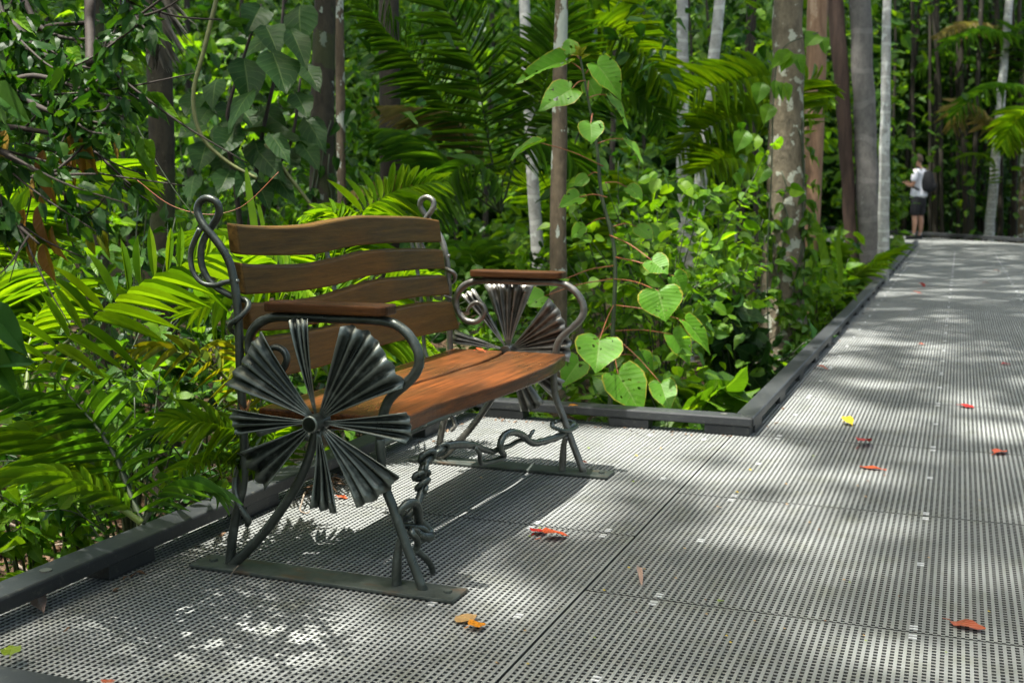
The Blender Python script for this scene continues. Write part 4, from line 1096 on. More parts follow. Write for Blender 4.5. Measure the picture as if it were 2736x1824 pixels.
# strap leaved plants
def strap_plant(label, base, specs, seed):
    t = thing("strap_leaf_plant", label, "plant", base)
    for i, (pts, w) in enumerate(specs):
        S = smooth(pts, 10); n = len(S)
        T = nrm(np.gradient(S, axis=0)); Y = nrm(np.cross(T, TOCAM + UP * .2))
        ww = w * np.sin(np.pi * np.linspace(.18, .98, n)) ** .5
        V = np.concatenate([S - Y * ww[:, None] / 2, S + TOCAM * -.15 * ww[:, None], S + Y * ww[:, None] / 2])
        F = [(k, k + 1, n + k + 1, n + k) for k in range(n - 1)] + [(n + k, n + k + 1, 2 * n + k + 1, 2 * n + k) for k in range(n - 1)]
        uv = np.concatenate([np.stack([np.linspace(0, 1, n), np.full(n, q)], 1) for q in (-1., 0., 1.)])
        b = MB(); b.add(V, np.array(F), uv); b.build("blade", G['palm'], t)
strap_plant("upright light green strap leaves left of the climbing vine", gp(1665, 7.4), [
    (px([(1670, 860), (1672, 700), (1678, 560), (1690, 470)], 7.4), .05), (px([(1660, 860), (1650, 700), (1660, 560), (1655, 490)], 7.5), .045),
    (px([(1680, 860), (1700, 700), (1720, 600), (1750, 560)], 7.3), .04), (px([(1665, 860), (1630, 720), (1610, 640), (1580, 610)], 7.4), .04),
    (px([(1672, 860), (1685, 720), (1710, 650), (1700, 560)], 7.6), .045)], 1)
strap_plant("bright yellow green strap leaf arching beside the lichen spotted trunk", gp(1880, 9.8), [
    (px([(1925, 700), (1898, 600), (1875, 520), (1845, 475)], 9.8), .07), (px([(1925, 700), (1870, 640), (1862, 560), (1850, 540)], 9.6), .05),
    (px([(1925, 700), (1930, 620), (1925, 560), (1930, 520)], 10), .05), (px([(1925, 700), (1905, 640), (1890, 600), (1892, 550)], 9.7), .05)], 2)
strap_plant("single pale upright blade and thin stems behind the bench back", gp(590, 4.6), [
    (px([(590, 620), (584, 520), (572, 440), (565, 385)], 4.6), .030), (px([(600, 620), (606, 540), (596, 480), (590, 470)], 4.7), .018)], 3)

# ------------------------------------------------------------------ big leaved shrub left of the dark mossy trunk
bl_base = gp(600, 5.0)
bl = thing("broad_leaf_shrub", "shrub with large dark wrinkled leaves left of the dark mossy trunk", "shrub", bl_base)
b = MB()
for st in ([(560, 640), (575, 500), (600, 320), (640, 130), (655, -60)], [(565, 640), (540, 420), (520, 280), (560, 130), (600, 10)], [(570, 640), (620, 420), (670, 320), (690, 180)]):
    S = smooth([at(x, y, 5.0) for x, y in st], 6); b.tube(S, np.linspace(.014, .005, len(S)), 7)
b.build("stem", M_twig, bl)
BLL = [((625,118),(662,208),84),((560,136),(577,226),72),((690,10),(672,92),78),((668,68),(708,152),50),((600,15),(568,66),62),((642,75),(528,102),56),((506,285),(546,346),62),((560,303),(694,288),60),((600,242),(655,292),50),((472,286),(405,312),46),((518,236),(542,292),56),((618,306),(664,342),44),((690,326),(734,384),44),((500,360),(522,398),50),((585,205),(500,262),60),((610,225),(530,232),50),((540,330),(480,380),46),((590,345),(640,392),50),((480,250),(440,300),44),((650,250),(722,262),40),((560,60),(520,20),50),((700,150),(735,205),42),((575,390),(545,440),40),((630,400),(668,440),38)]
BLL += [((455,215),(425,262),56),((540,300),(500,345),60),((585,320),(600,372),58),((640,350),(690,372),50),((475,330),(452,382),58),((700,270),(742,318),54),((555,250),(590,292),52),((610,60),(640,110),60),((500,180),(470,225),52),((530,390),(500,440),52),((590,420),(622,462),46),((450,400),(420,440),44),((680,215),(708,262),50)]
for i, (p, q, w) in enumerate(BLL):
    w *= 1.22
    dd = 5.0 + (i * 37 % 11 - 5) * .03
    b = MB(); leaf_at(b, at(*p, dd), at(*q, dd - .12), w * dd / KPX, 'ovate', (TOCAM * .6 + UP * .8) + np.array([math.sin(i * 2.1), math.cos(i * 1.7), 0]) * .35, i % 3)
    b.build("leaf", G['broad'], bl)

# ------------------------------------------------------------------ tree overhanging from the upper left
ov_base = gp(-420, 2.9)
ov = thing("overhanging_tree", "dark leafed tree overhanging from the upper left, with dry brown leaves on it", "tree", ov_base)
b = MB()
S = smooth([ov_base - UP * .1, at(-380, 500, 2.8), at(-250, 60, 2.6), at(-120, -220, 2.6), at(60, -330, 2.6)], 8)
b.tube(S, np.linspace(.075, .035, len(S)), 10, jag=.05); b.build("trunk", B_RED, ov)
twigs = [[(-250,60),(-60,95),(120,60),(240,50),(335,38)], [(-250,60),(-60,190),(80,175),(190,205),(300,232)], [(-330,300),(-50,290),(80,300),(190,330),(300,425)],
         [(-120,-220),(30,-40),(90,60),(170,90),(290,80)], [(60,-330),(190,-60),(206,60),(207,148)], [(-250,60),(-20,30),(90,120),(170,150),(250,160)],
         [(60,-330),(260,-80),(300,20),(340,75)], [(-330,300),(-60,360),(60,400),(140,440),(230,520)], [(-330,300),(-50,330),(90,395),(220,400)], [(-250,60),(-60,140),(60,230),(160,270),(250,285)],
         [(-330,300),(-60,440),(20,500),(90,560)], [(-120,-220),(-20,-60),(10,40),(60,110)]]
bt = MB(); PP = []; DD = []
rs = np.random.default_rng(5)
for i, tw in enumerate(twigs):
    d0 = 2.45 + rs.uniform(-.2, .2)
    S = smooth([at(x, y, d0 + (2.6 - d0) * (k == 0) - .05 * k) for k, (x, y) in enumerate(tw)], 9)
    bt.tube(S, np.linspace(.010 if i != 4 else .011, .0018 if i != 4 else .009, len(S)), 6, jag=.05)
    k0 = len(S) // 8
    if i != 4:
        PP.append(S[k0:]); D0 = nrm(np.gradient(S, axis=0))[k0:]; DD.append(D0)
        for q in range(7):
            j = rs.integers(k0, len(S)); e = S[j] + rs.normal(0, .11, 3) + D0[j - k0] * .08
            S2 = smooth([S[j], (S[j] + e) / 2 - UP * .01, e], 5); bt.tube(S2, np.linspace(.003, .0012, len(S2)), 4)
            PP.append(S2); DD.append(np.tile(nrm(e - S[j]), (len(S2), 1)))
S = smooth([at(207, 140, 2.3), at(235, 128, 2.28), at(268, 98, 2.25)], 5); bt.tube(S, np.linspace(.012, .010, len(S)), 9, jag=.06)
bt.build("branches", M_twig, ov)
PP = np.concatenate(PP); DD = np.concatenate(DD)
_v = PP - CAMP; _x = (1368 + FPX * (_v @ _rt) / (_v @ CF)) / 1.16327; _y = (912 - FPX * (_v @ CU) / (_v @ CF)) / 1.16327
_k = (_x < 345) & (_y < 520); PP, DD = PP[_k], DD[_k]
b = MB(); leaves_along(b, PP, DD, 1150, LEAVES['ovate'], (.028, .056), .46, rs, up=.6, jit=.6, droop=.5)
for p, q, w in (((-40,470),(32,480),60),((-30,700),(52,800),70),((-40,780),(35,905),60),((-20,840),(62,815),52),((-30,200),(60,260),60)):
    leaf_at(b, at(*p, 2.2), at(*q, 2.15), w * 2.2 / KPX, 'ovate', k=1)
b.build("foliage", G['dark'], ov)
b = MB()
for p, q, w in (((278,128),(242,172),44),((280,128),(328,158),40),((320,62),(385,78),28),((318,72),(368,88),26),((340,212),(382,268),26),((345,214),(418,276),24),((300,190),(262,222),46),((160,110),(185,150),30),((232,130),(208,170),30),((300,30),(350,70),24),((120,185),(160,215),28),((60,210),(90,240),26),((20,30),(70,60),30),((140,230),(170,262),26),((210,250),(240,290),30),((350,230),(405,255),30),((330,320),(345,380),44),((318,330),(360,420),34)):
    leaf_at(b, at(*p, 2.35), at(*q, 2.31), w * 2.35 / KPX, 'ovate', k=1)
b.build("sunlit_colour_leaves", G['bright'], ov)  # brighter leaf material puts the sunlight into their colour
b = MB()
for p, q, w in (((100,345),(104,460),42),((165,305),(158,420),34),((188,310),(200,420),36),((182,290),(172,360),30),((262,290),(268,352),26),((20,360),(10,410),44),((150,350),(150,400),28),((75,410),(85,470),28),((205,330),(212,390),20),((12,300),(-6,380),36),((92,470),(92,560),34),((120,520),(128,600),36),((55,480),(40,560),30),((100,560),(112,640),34),((75,540),(70,600),26)):
    leaf_at(b, at(*p, 2.25), at(*q, 2.22), w * 2.25 / KPX, 'lance', TOCAM + np.array([rs.normal() * .4, 0, .1]), k=1)
b.build("dry_leaves", G['brownleaf'], ov)
b = MB()
for p, q, w in (((212,480),(204,520),22),((236,530),(238,574),28),((205,540),(212,580),22),((240,540),(246,590),16),((96,560),(110,620),26)):
    leaf_at(b, at(*p, 2.3), at(*q, 2.28), w * 2.3 / KPX, 'lance', TOCAM, k=1)
b.build("yellow_leaves", G['palm_yel'], ov)

# hanging dead frond and lianas
t = thing("dead_frond", "grey dead palm frond hanging down the dark grey brown trunk", "palm frond", at(372, -40, 5.1))
frond(t, [at(362, -60, 5.1), at(372, -10, 5.05), at(374, 50, 5.0), at(368, 118, 5.0)], n=40, ll=.22, lw=.010, mat=leaf_mat("grey dead frond", [(.16, .15, .12), (.24, .22, .18)], .12, tint=(1, 1, 1), rough=.8), ang=(32, 14), hint=TOCAM, down=.5, start=.05, name="leaflets")
def liana(label, pts, d, r, mat=None, name="liana"):
    S = smooth([at(x, y, d if np.isscalar(d) else d[i]) for i, (x, y) in enumerate(pts)], 8)
    b = MB(); b.tube(S, np.linspace(r, r * .7, len(S)), 6, jag=.05); o = b.build(name, mat or M_liana, base=S[0])
    tag(o, label, "vine")
liana("yellowish liana snaking down in front of the dark grey brown trunk", [(502, -20), (470, 110), (444, 220), (462, 310), (520, 370), (590, 410)], 4.8, .010)
liana("thin olive liana bowing down to the bench back from the broad leaved shrub", [(610, 330), (660, 400), (720, 480), (760, 560), (790, 640)], 4.9, .009)
liana("thin orange tendril crossing behind the top loop of the bench post", [(310, 410), (390, 470), (470, 492), (530, 485), (575, 460), (640, 395)], 3.2, .0012, M_red, "tendril")
liana("fine dark tendril slanting past the top loop of the bench post", [(250, 150), (330, 320), (410, 450), (470, 520), (540, 590)], 3.0, .0018, M_darkstalk, "tendril")

# climbing vines on trunks
def climber(label, tr, n, zr, Lr, seed, shape='ovate', mat='mid', rad=.13, face=None):
    rs = np.random.default_rng(seed)
    me = [c for c in tr.children if c.name.startswith("trunk")][0].data
    base = np.array(tr.location)
    co = np.empty(len(me.vertices) * 3, np.float32); me.vertices.foreach_get("co", co); co = co.reshape(-1, 3) + base
    def axis(z):
        m = np.abs(co[:, 2] - z) < .35
        return np.array([co[m, 0].mean(), co[m, 1].mean(), z]), np.hypot(co[m, 0] - co[m, 0].mean(), co[m, 1] - co[m, 1].mean()).mean()
    t = thing("climbing_vine", label, "vine", (base[0], base[1] - .1, base[2]))
    bs = MB(); bl_ = MB(); PP = []; DD = []
    for s in range(4):
        a = rs.uniform(2.8, 6.4); P = []
        for z in np.linspace(base[2] + .05, zr[1] * rs.uniform(.6, 1), 16):
            c, r = axis(z); a += rs.normal(0, .22)
            P.append(c + np.array([math.cos(a), math.sin(a), 0]) * (r + .006))
            DD.append([math.cos(a), math.sin(a), -.2])
        PP += P; bs.tube(smooth(P, 3), .005, 5)
    bs.build("stem", M_darkstalk, t)
    PP = np.array(PP); DD = np.array(DD); w = np.clip(1.15 - (PP[:, 2] - zr[0]) / (zr[1] - zr[0]), .05, 1); i = rs.choice(len(PP), n, p=w / w.sum())
    X = nrm(DD[i] * .5 + rs.normal(0, .5, (n, 3)) - UP * .7); L = rs.uniform(*Lr, n)
    bl_.scatter(LEAVES[shape][1], PP[i] + DD[i] * rs.uniform(.0, .07, n)[:, None], X, DD[i] + UP * .5 + rs.normal(0, .3, (n, 3)), L, L * .55)
    bl_.build("foliage", G[mat], t)
climber("climbing vine with paired dark leaves on the lichen spotted trunk", T9, 300, (-.4, 1.5), (.06, .12), 5)
climber("leafy creeper at the foot of the dark mossy trunk", T2, 150, (-.4, 1.8), (.05, .09), 6, mat='dark')
b = MB(); o9 = np.array(T9.location)
for p, q, w in (((1815,118),(1770,150),36),((1818,120),(1795,158),40),((1825,125),(1850,165),34),((1880,80),(1850,100),46),((1885,85),(1900,120),30),((1795,190),(1800,228),24),((1780,185),(1785,225),26),((1805,190),(1815,230),22),((1750,190),(1740,235),44),((1715,300),(1690,345),46),((1740,310),(1715,350),44),((1760,380),(1740,420),44),((1770,240),(1755,280),40)):
    leaf_at(b, at(*p, 7.8), at(*q, 7.75), w * 7.8 / KPX, 'ovate', k=1)
S = smooth([at(1768, 860, 7.85), at(1762, 620, 7.8), at(1772, 400, 7.8), at(1778, 200, 7.8), at(1800, 110, 7.8), at(1880, 75, 7.8)], 6)
t = thing("climbing_vine", "thin vine with a few sunlit leaves beside the lichen spotted trunk", "vine", below(S[0]))
b.build("foliage", G['bright'], t); b = MB(); b.tube(S, .005, 5); b.build("stem", M_darkstalk, t)

# ------------------------------------------------------------------ understorey, litter: what nobody could count
def free(P, margin=0.0):
    """not over the walkway or the platform"""
    x, y = P[:, 0], P[:, 1]
    walk = (x > -.95 - margin) & (y < 27.5)
    plat = (x > -2.03 - margin) & (y < 4.62 + margin)
    side = (x > -8) & (y > 22.8) & (y < 28.5) & (P[:, 2] > -.2)
    return ~(walk | plat | side)

CLEAR = [(290, 570, 700, 1160, 3.7), (1728, 1862, -60, 790, 8.3), (712, 802, -60, 470, 7), (330, 402, 90, 500, 5.6), (1272, 1318, 110, 600, 6.8), (1842, 2052, -60, 520, 15),
         (1198, 1256, -60, 600, 8.3), (1550, 1586, -60, 230, 10.6), (1600, 1672, -60, 420, 10.1), (868, 918, 110, 330, 7.8), (190, 246, 60, 300, 5.0),
         (2082, 2140, 340, 560, 26), (2262, 2322, -60, 560, 29)]
def seen(P):
    """keeps the sight lines to the trunks and the man open"""
    v = P - CAMP; D = v @ CF
    X = (1368 + FPX * (v @ _rt) / D) / 1.16327; Y = (912 - FPX * (v @ CU) / D) / 1.16327
    ok = np.ones(len(P), bool)
    for x0, x1, y0, y1, d in CLEAR: ok &= ~((X > x0) & (X < x1) & (Y > y0) & (Y < y1) & (D < d))
    return ok

def nfield(P, s, o):
    return np.array([noise.noise((p[0] * s + o, p[1] * s, p[2] * s)) for p in P])

def understorey(name, label, n, dr, yr, Lr, shape, mat, asp, thr, seed, s=.9, cat="undergrowth", xr=(-60, 2420), up=.8, dpow=1.0):
    rs = np.random.default_rng(seed)
    x = rs.uniform(*xr, n); y = rs.uniform(*yr, n); d = dr[0] + (dr[1] - dr[0]) * rs.random(n) ** dpow
    P = np.array([at(a, b_, c) for a, b_, c in zip(x, y, d)])
    gz = np.array([ground_z(p[0], p[1]) for p in P])
    ok = free(P) & (P[:, 2] > gz + .01) & seen(P)
    P = P[ok]
    ok = nfield(P, s, seed * 3.7) > thr
    P = P[ok]; m = len(P)
    a = rs.uniform(0, 6.28, m)
    X = np.stack([np.cos(a), np.sin(a), rs.normal(-.35, .35, m)], 1)
    Z = UP * up + rs.normal(0, .45, (m, 3)) + TOCAM * .2
    L = rs.uniform(*Lr, m)
    b = MB(); tm = LEAVES[shape]
    ch = rs.integers(0, 3, m)
    for k in range(3):
        q = ch == k
        b.scatter(tm[k], P[q], X[q], Z[q], L[q], L[q] * asp)
    o = b.build(name, G[mat]); tag(o, label, cat); kind(o, "stuff")
    return m
understorey("undergrowth", "mixed green leaves filling the forest floor near the boardwalk", 9000, (3.0, 9.5), (560, 1250), (.05, .11), 'ovate', 'mid', .55, -.05, 21, s=1.4)
understorey("undergrowth", "bright leaves scattered through the low plants on the right", 2600, (5.6, 11), (400, 900), (.05, .10), 'round', 'bright', .8, .02, 22, s=1.3, xr=(1150, 2020))
understorey("undergrowth", "dim leaves in the shade between the trunks", 4500, (6.5, 13), (-40, 640), (.07, .15), 'ovate', 'dark', .55, .02, 23, s=.9, xr=(-60, 2060))
understorey("undergrowth", "mid green leaves of the middle distance", 4600, (9, 18), (-40, 620), (.10, .2), 'ovate', 'mid', .55, .10, 24, s=.6, xr=(800, 2060))
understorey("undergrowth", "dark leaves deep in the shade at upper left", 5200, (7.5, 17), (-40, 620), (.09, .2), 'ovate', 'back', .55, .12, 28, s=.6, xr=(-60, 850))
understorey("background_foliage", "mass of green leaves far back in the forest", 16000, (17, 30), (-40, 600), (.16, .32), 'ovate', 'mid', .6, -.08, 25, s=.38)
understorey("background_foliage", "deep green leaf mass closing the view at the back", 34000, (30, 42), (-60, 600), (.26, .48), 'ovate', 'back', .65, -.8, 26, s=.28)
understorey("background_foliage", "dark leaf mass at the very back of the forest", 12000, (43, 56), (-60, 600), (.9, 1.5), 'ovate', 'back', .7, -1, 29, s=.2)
understorey("background_foliage", "leafy mass above the end of the walkway", 11000, (29, 36), (-40, 500), (.14, .26), 'ovate', 'back', .55, .08, 27, s=.42, xr=(2000, 2420))

def leaf_screen_around():  # foliage added out of view to cut low sky light
    """unseen leaf walls, added right of the walkway and behind the viewer to block low sky light"""
    rs = np.random.default_rng(61)
    P = []
    for x0, x1, y0, y1, h, n in ((3.2, 9, -8, 30, 8.5, 8500), (-13, 6, -11, -6, 8, 4200), (-16, -7, -7, 2, 7.5, 3200), (-34, -22, 0, 30, 10, 3000)):
        q = np.stack([rs.uniform(x0, x1, n), rs.uniform(y0, y1, n), -.4 + h * rs.random(n) ** .8], 1)
        P.append(q[nfield(q, .35, 4.4) > -.12])
    P = np.concatenate(P)
    v = P - CAMP; D = v @ CF
    X = (1368 + FPX * (v @ _rt) / np.where(D > .1, D, .1)) / 2736
    P = P[~((D > .1) & (X > -.08) & (X < 1.06))]
    m = len(P); a = rs.uniform(0, 6.28, m)
    X = np.stack([np.cos(a), np.sin(a), rs.normal(-.3, .3, m)], 1); L = rs.uniform(.35, .7, m)
    b = MB(); b.scatter(LEAVES['ovate'][1], P, X, UP + rs.normal(0, .5, (m, 3)), L, L * .6)
    o = b.build("background_foliage", G['back']); tag(o, "unseen leafy forest edge added right of the walkway and behind to block sky light", "undergrowth"); kind(o, "stuff")
leaf_screen_around()

def litter():
    rs = np.random.default_rng(9)
    n = 9000
    x = rs.uniform(-60, 2100, n); d = 2.2 + 11 * rs.random(n) ** 1.6
    P = np.array([below(at(a, 900, b_)) for a, b_ in zip(x, d)])
    P = P[(P[:, 0] < -2.0) | (P[:, 1] > 4.6)]; P = P[(P[:, 0] < -.9)]
    m = len(P); a = rs.uniform(0, 6.28, m)
    X = np.stack([np.cos(a), np.sin(a), rs.normal(0, .2, m)], 1); L = rs.uniform(.05, .13, m)
    b = MB(); ch = rs.integers(0, 3, m)
    for k in range(3):
        q = ch == k; b.scatter(LEAVES['lance'][k], P[q] + UP * rs.uniform(.005, .04, q.sum())[:, None], X[q], UP + rs.normal(0, .35, (q.sum(), 3)), L[q], L[q] * .4)
    o = b.build("leaf_litter", G['litter']); tag(o, "brown dead leaves covering the forest floor", "leaf litter"); kind(o, "stuff")
    b = MB()
    for i in range(420):
        x, d = rs.uniform(-60, 1900), 2.3 + 8 * rs.random() ** 1.5
        p = below(at(x, 900, d)) + UP * rs.uniform(.01, .10)
        if (p[0] > -2.1 and p[1] < 4.7) or p[0] > -.95: continue
        a = rs.uniform(0, 6.28); l = rs.uniform(.15, .6)
        q = p + np.array([math.cos(a) * l, math.sin(a) * l, rs.normal(0, .10)])
        if (q[0] > -2.02 and q[1] < 4.55) or q[0] > -.9: continue
        b.tube(smooth([p, (p + q) / 2 + rs.normal(0, .03, 3), q], 4), rs.uniform(.002, .008), 5)
    o = b.build("fallen_sticks", M_greytwig); tag(o, "grey fallen sticks among the leaf litter", "sticks"); kind(o, "stuff")
litter()

# ------------------------------------------------------------------ canopy: unseen leaf layer masking the sun, gaps cut where light should land
def gap_list():
    g = []
    def e(x, y, rx, ry, s=1.0): p = onz(x, y); g.append((p[0], p[1], rx, ry, s))
    g.append((-1.38, 3.30, .62, .75, 1.0)); g.append((-1.25, 4.05, .80, .60, 1.0)); g.append((-1.68, 2.75, .30, .55, .8))
    e(565, 1432, .20, .13); e(690, 1180, .18, .15)
    e(1700, 1040, .42, .26); e(1880, 960, .55, .38); e(2150, 985, .45, .22, .9); e(1900, 800, .5, .9, .9); e(2250, 790, .5, .35, .6)
    e(1330, 1180, .25, .18, .5); e(1900, 1290, .5, .16, .22); e(2200, 1330, .35, .10, .2); e(2150, 1120, .5, .14, .4); e(1600, 1150, .4, .16, .35)
    e(2100, 680, .9, .5, .55); e(2230, 640, 1.0, .45, .5); e(2130, 610, .9, .6, .7); e(2250, 585, 1.4, .7, .5); e(2250, 556, 2.4, .9, 1.0); e(2070, 545, 1.8, .8, 1.0)
    # plants
    g.append((-2.4, 2.9, .62, .72, 1.0)); g.append((-1.42, 1.98, .34, .24, .8)); g.append((-2.5, 3.8, .8, .8, 1.0)); g.append((-3.4, 3.2, .7, 1.0, .9)); g.append((-2.6, 5.2, .8, .7, .8)); g.append((-1.2, 8.0, .6, .6, .8))
    g.append((-.75, 5.15, .75, .5, .95)); g.append((-1.35, 6.4, .8, .8, .75)); g.append((-1.9, 7.8, .7, .7, .6))
    for x, d, z, r in ((600, 10.5, 2, 1.2), (60, 8.0, 1.8, 1.2), (420, 9.0, 2, 1.0), (1190, 8.6, .6, .6), (1600, 8.2, 1.6, .9), (1440, 7.9, 1.9, .8), (2400, 24, 2.5, .9), (1930, 11.5, .6, .5), (970, 11, 2, 1.0)):
        p = gp(x, d); g.append((p[0] + .21 * z, p[1] + .18 * z, r, r, .9))
    return g
GAPS = gap_list()
def build_canopy_mask():
    rs = np.random.default_rng(31)
    n = 165000
    x0, x1, y0, y1 = -37, 4, -6, 76
    P = np.stack([rs.uniform(x0, x1, n), rs.uniform(y0, y1, n), rs.uniform(21, 26, n)], 1)
    Gx = P[:, 0] + .21 * P[:, 2]; Gy = P[:, 1] + .18 * P[:, 2]
    # default light: dapples everywhere, more in the forest than over the boardwalk
    nz = np.array([noise.noise((a * .55, b_ * .55, 1.7)) + .5 * noise.noise((a * 1.7, b_ * 1.7, 5.1)) for a, b_ in zip(Gx, Gy)])
    forest = ~((Gx > -2.0) & (Gy < 4.6)) & ~((Gx > -.8) & (Gy < 26))
    lit = np.where(forest, np.clip((nz - np.where((Gx < -3) & (Gy < 16), .46, .36)) / .12, 0, .92), np.clip((nz + .05) / .7, .2, .46))
    jx = rs.normal(0, .04, n); jy = rs.normal(0, .04, n)
    for cx, cy, rx, ry, s in GAPS:
        r = np.hypot((Gx + jx - cx) / rx, (Gy + jy - cy) / ry)
        edge = .12 * np.array([noise.noise((a * 3.1, b_ * 3.1, 9.0)) for a, b_ in zip(Gx, Gy)])
        lit = np.maximum(lit, s * np.clip((1.2 + edge - r) / .5, 0, 1))
    keep = rs.random(n) > lit  # leaves left out wherever a sun patch is wanted below
    P = P[keep]; m = len(P)
    a = rs.uniform(0, 6.28, m)
    X = np.stack([np.cos(a), np.sin(a), rs.normal(0, .2, m)], 1); Z = UP + rs.normal(0, .35, (m, 3)); L = rs.uniform(.28, .52, m)
    tops = np.array([p[:2] for _, p in TREES])
    owner = np.argmin(((P[:, None, :2] - tops[None]) ** 2).sum(-1), axis=1)
    for k, (t, p) in enumerate(TREES):
        q = owner == k
        if q.sum() < 3: continue
        b = MB(); b.scatter(CARD, P[q], X[q], Z[q], L[q], L[q] * .62)
        c = P[q].mean(0)
        for j in rs.choice(np.flatnonzero(q), min(14, q.sum()), replace=False):       # limbs up into the crown
            b.tube(smooth([p - UP * 2.0, (p - UP * .6) * .6 + P[j] * .4 - UP * .3, P[j]], 4), np.linspace(.05, .012, 9), 5, mat=1)
        b.build("crown", [G['canopy'], B_BACK], t)  # unseen crown, its leaves shaped as a mask for the sun
build_canopy_mask()

# ------------------------------------------------------------------ fallen leaves on the boardwalk
def flat_mat(name, col, var=.35): return leaf_mat(name, [tuple(c * .8 for c in col), col], .15, tint=(1.3, 1.2, 1), rough=.45, veins=.25, spots=.4)
FM = dict(red=flat_mat("red fallen leaf", (.45, .012, .012)), orange=flat_mat("orange red fallen leaf", (.55, .09, .03)), amber=flat_mat("amber fallen leaf", (.62, .22, .01)),
          tan=flat_mat("tan fallen leaf", (.42, .26, .11)), rust=flat_mat("rusty fallen leaf", (.36, .09, .045)), yellow=flat_mat("yellow fallen leaf", (.62, .46, .02)),
          green=flat_mat("green fallen leaf", (.20, .28, .02)), pale=flat_mat("pale dry pod", (.40, .28, .24)), brown=flat_mat("brown fallen leaf", (.16, .07, .03)))
def fallen(label, p, q, w, mat, z=.003, shape='lance', curl=.25, cat="fallen leaf", name="fallen_leaf", lift=.0, seed=0):
    A = onz(*p, z); B = onz(*q, z)
    L = np.linalg.norm(B - A); d = (A + B) / 2
    D = (CF @ (d - CAMP))
    W = w * D / KPX * 1.6
    tm = leaf_tm(shape, .10, curl, .035, 2, seed * 1.7)
    v = tm[0].copy(); v[:, 2] -= v[:, 2].min() * (1 if L == 0 else 1)
    b = MB(); b.scatter((v, tm[1], tm[2]), [A + UP * lift], (B - A)[None], UP[None], L, W)
    if shape != 'strap' and L > .03:
        b.tube([A + UP * (lift + .004), A - (B - A) * .22 + UP * (lift + .002)], [.0013, .0009], 5)
    o = b.build(name, FM[mat], base=A)
    return tag(o, label, cat)
fallen("small bright red leaf on the platform beside the long orange one", (1226, 1228), (1250, 1218), 26, 'red', shape='ovate', curl=0.17, seed=1)
fallen("long orange red leaf lying beside the small red one on the platform", (1242, 1238), (1307, 1231), 28, 'orange', seed=2)
fallen("torn tan leaf touching the amber leaf in the foreground", (1084, 1428), (1046, 1414), 40, 'tan', shape='ovate', curl=0.03, seed=3)
fallen("amber yellow leaf in the foreground on the platform", (1076, 1442), (1118, 1434), 30, 'amber', shape='ovate', curl=0.14, seed=4, z=.006)
fallen("large rusty torn leaf on the walkway at lower right", (2182, 1426), (2264, 1452), 34, 'rust', shape='lance', curl=-0.09, seed=5)
fallen("crimson curled leaf on the walkway near the kerb corner", (1972, 1028), (1997, 1015), 22, 'red', curl=0.21, seed=6)
fallen("orange leaf at the right edge of the walkway, level with the kerb corner", (2283, 1044), (2310, 1036), 20, 'orange', curl=0.07, seed=7)
fallen("thin orange sliver leaf on the walkway below the crimson one", (1975, 1072), (2036, 1080), 12, 'orange', shape='strap', curl=-0.03, seed=8)
fallen("curled yellow leaf on the walkway right of the kerb corner", (1938, 970), (1958, 979), 18, 'yellow', curl=0.28, seed=9, shape='ovate')
fallen("red leaf in the lit middle of the walkway at right", (2203, 931), (2238, 938), 16, 'red', curl=0.03, seed=10)
fallen("scarlet leaf farther up the walkway near the right edge", (2303, 837), (2322, 836), 14, 'red', shape='ovate', curl=0.10, seed=11)
fallen("rust red sliver lying beside the long kerb", (1874, 846), (1902, 849), 10, 'rust', seed=12)
fallen("small orange leaf in the dappled middle of the walkway", (2111, 791), (2123, 792), 9, 'orange', shape='ovate', seed=13)
fallen("orange leaf far up the walkway, the nearer of a pair", (2097, 675), (2118, 676), 8, 'orange', seed=14)
fallen("red leaf far up the walkway, the farther of a pair", (2112, 664), (2124, 661), 7, 'red', seed=15)
fallen("distant orange leaf on the right half of the walkway", (2282, 624), (2298, 624), 6, 'orange', seed=16)
fallen("distant rust leaf in the middle of the walkway", (2258, 651), (2272, 651), 5, 'rust', seed=17)
fallen("tiny lime leaf in the foreground of the walkway", (1650, 1384), (1662, 1378), 10, 'green', shape='ovate', curl=0.17, seed=18)
fallen("tiny tan leaf beside the platform clips near the seam", (1648, 1168), (1658, 1165), 8, 'tan', shape='ovate', seed=19)
fallen("slender pale pod lying across the seam in the foreground", (1466, 1314), (1475, 1346), 8, 'pale', shape='strap', curl=0.14, cat="seed pod", name="seed_pod", seed=20)
fallen("pale curled strip of bark under the kerb rail at lower left", (76, 1372), (100, 1412), 26, 'pale', shape='strap', curl=0.10, cat="bark strip", name="bark_strip", seed=21)
fallen("small green leaf in the bottom left corner", (24, 1508), (28, 1482), 28, 'green', shape='round', curl=0.07, seed=22, z=.03)
fallen("orange leaf tip at the bottom edge of the photo", (240, 1578), (264, 1562), 22, 'rust', shape='ovate', seed=23, z=.01)
fallen("orange leaf resting on the short sunlit kerb rail", (1310, 933), (1328, 931), 14, 'amber', z=.079, shape='ovate', curl=0.10, seed=24)
fallen("tiny orange flower bit lying on the seat of the bench", (1092, 806), (1116, 808), 8, 'orange', z=.408, shape='ovate', curl=0.21, cat="petal", name="petal", seed=25)
fallen("orange fleck on the sunlit platform right of the far base plate", (1336, 1062), (1350, 1064), 6, 'orange', shape='ovate', seed=26)
fallen("orange leaf by the kerb behind the fan of the bench", (775, 1140), (798, 1144), 12, 'orange', curl=0.07, seed=27)
fallen("brown leaf stuck between fan and rear post of the bench", (560, 965), (570, 925), 16, 'brown', shape='strap', z=.39, curl=0.07, seed=28)
_rs = np.random.default_rng(3)
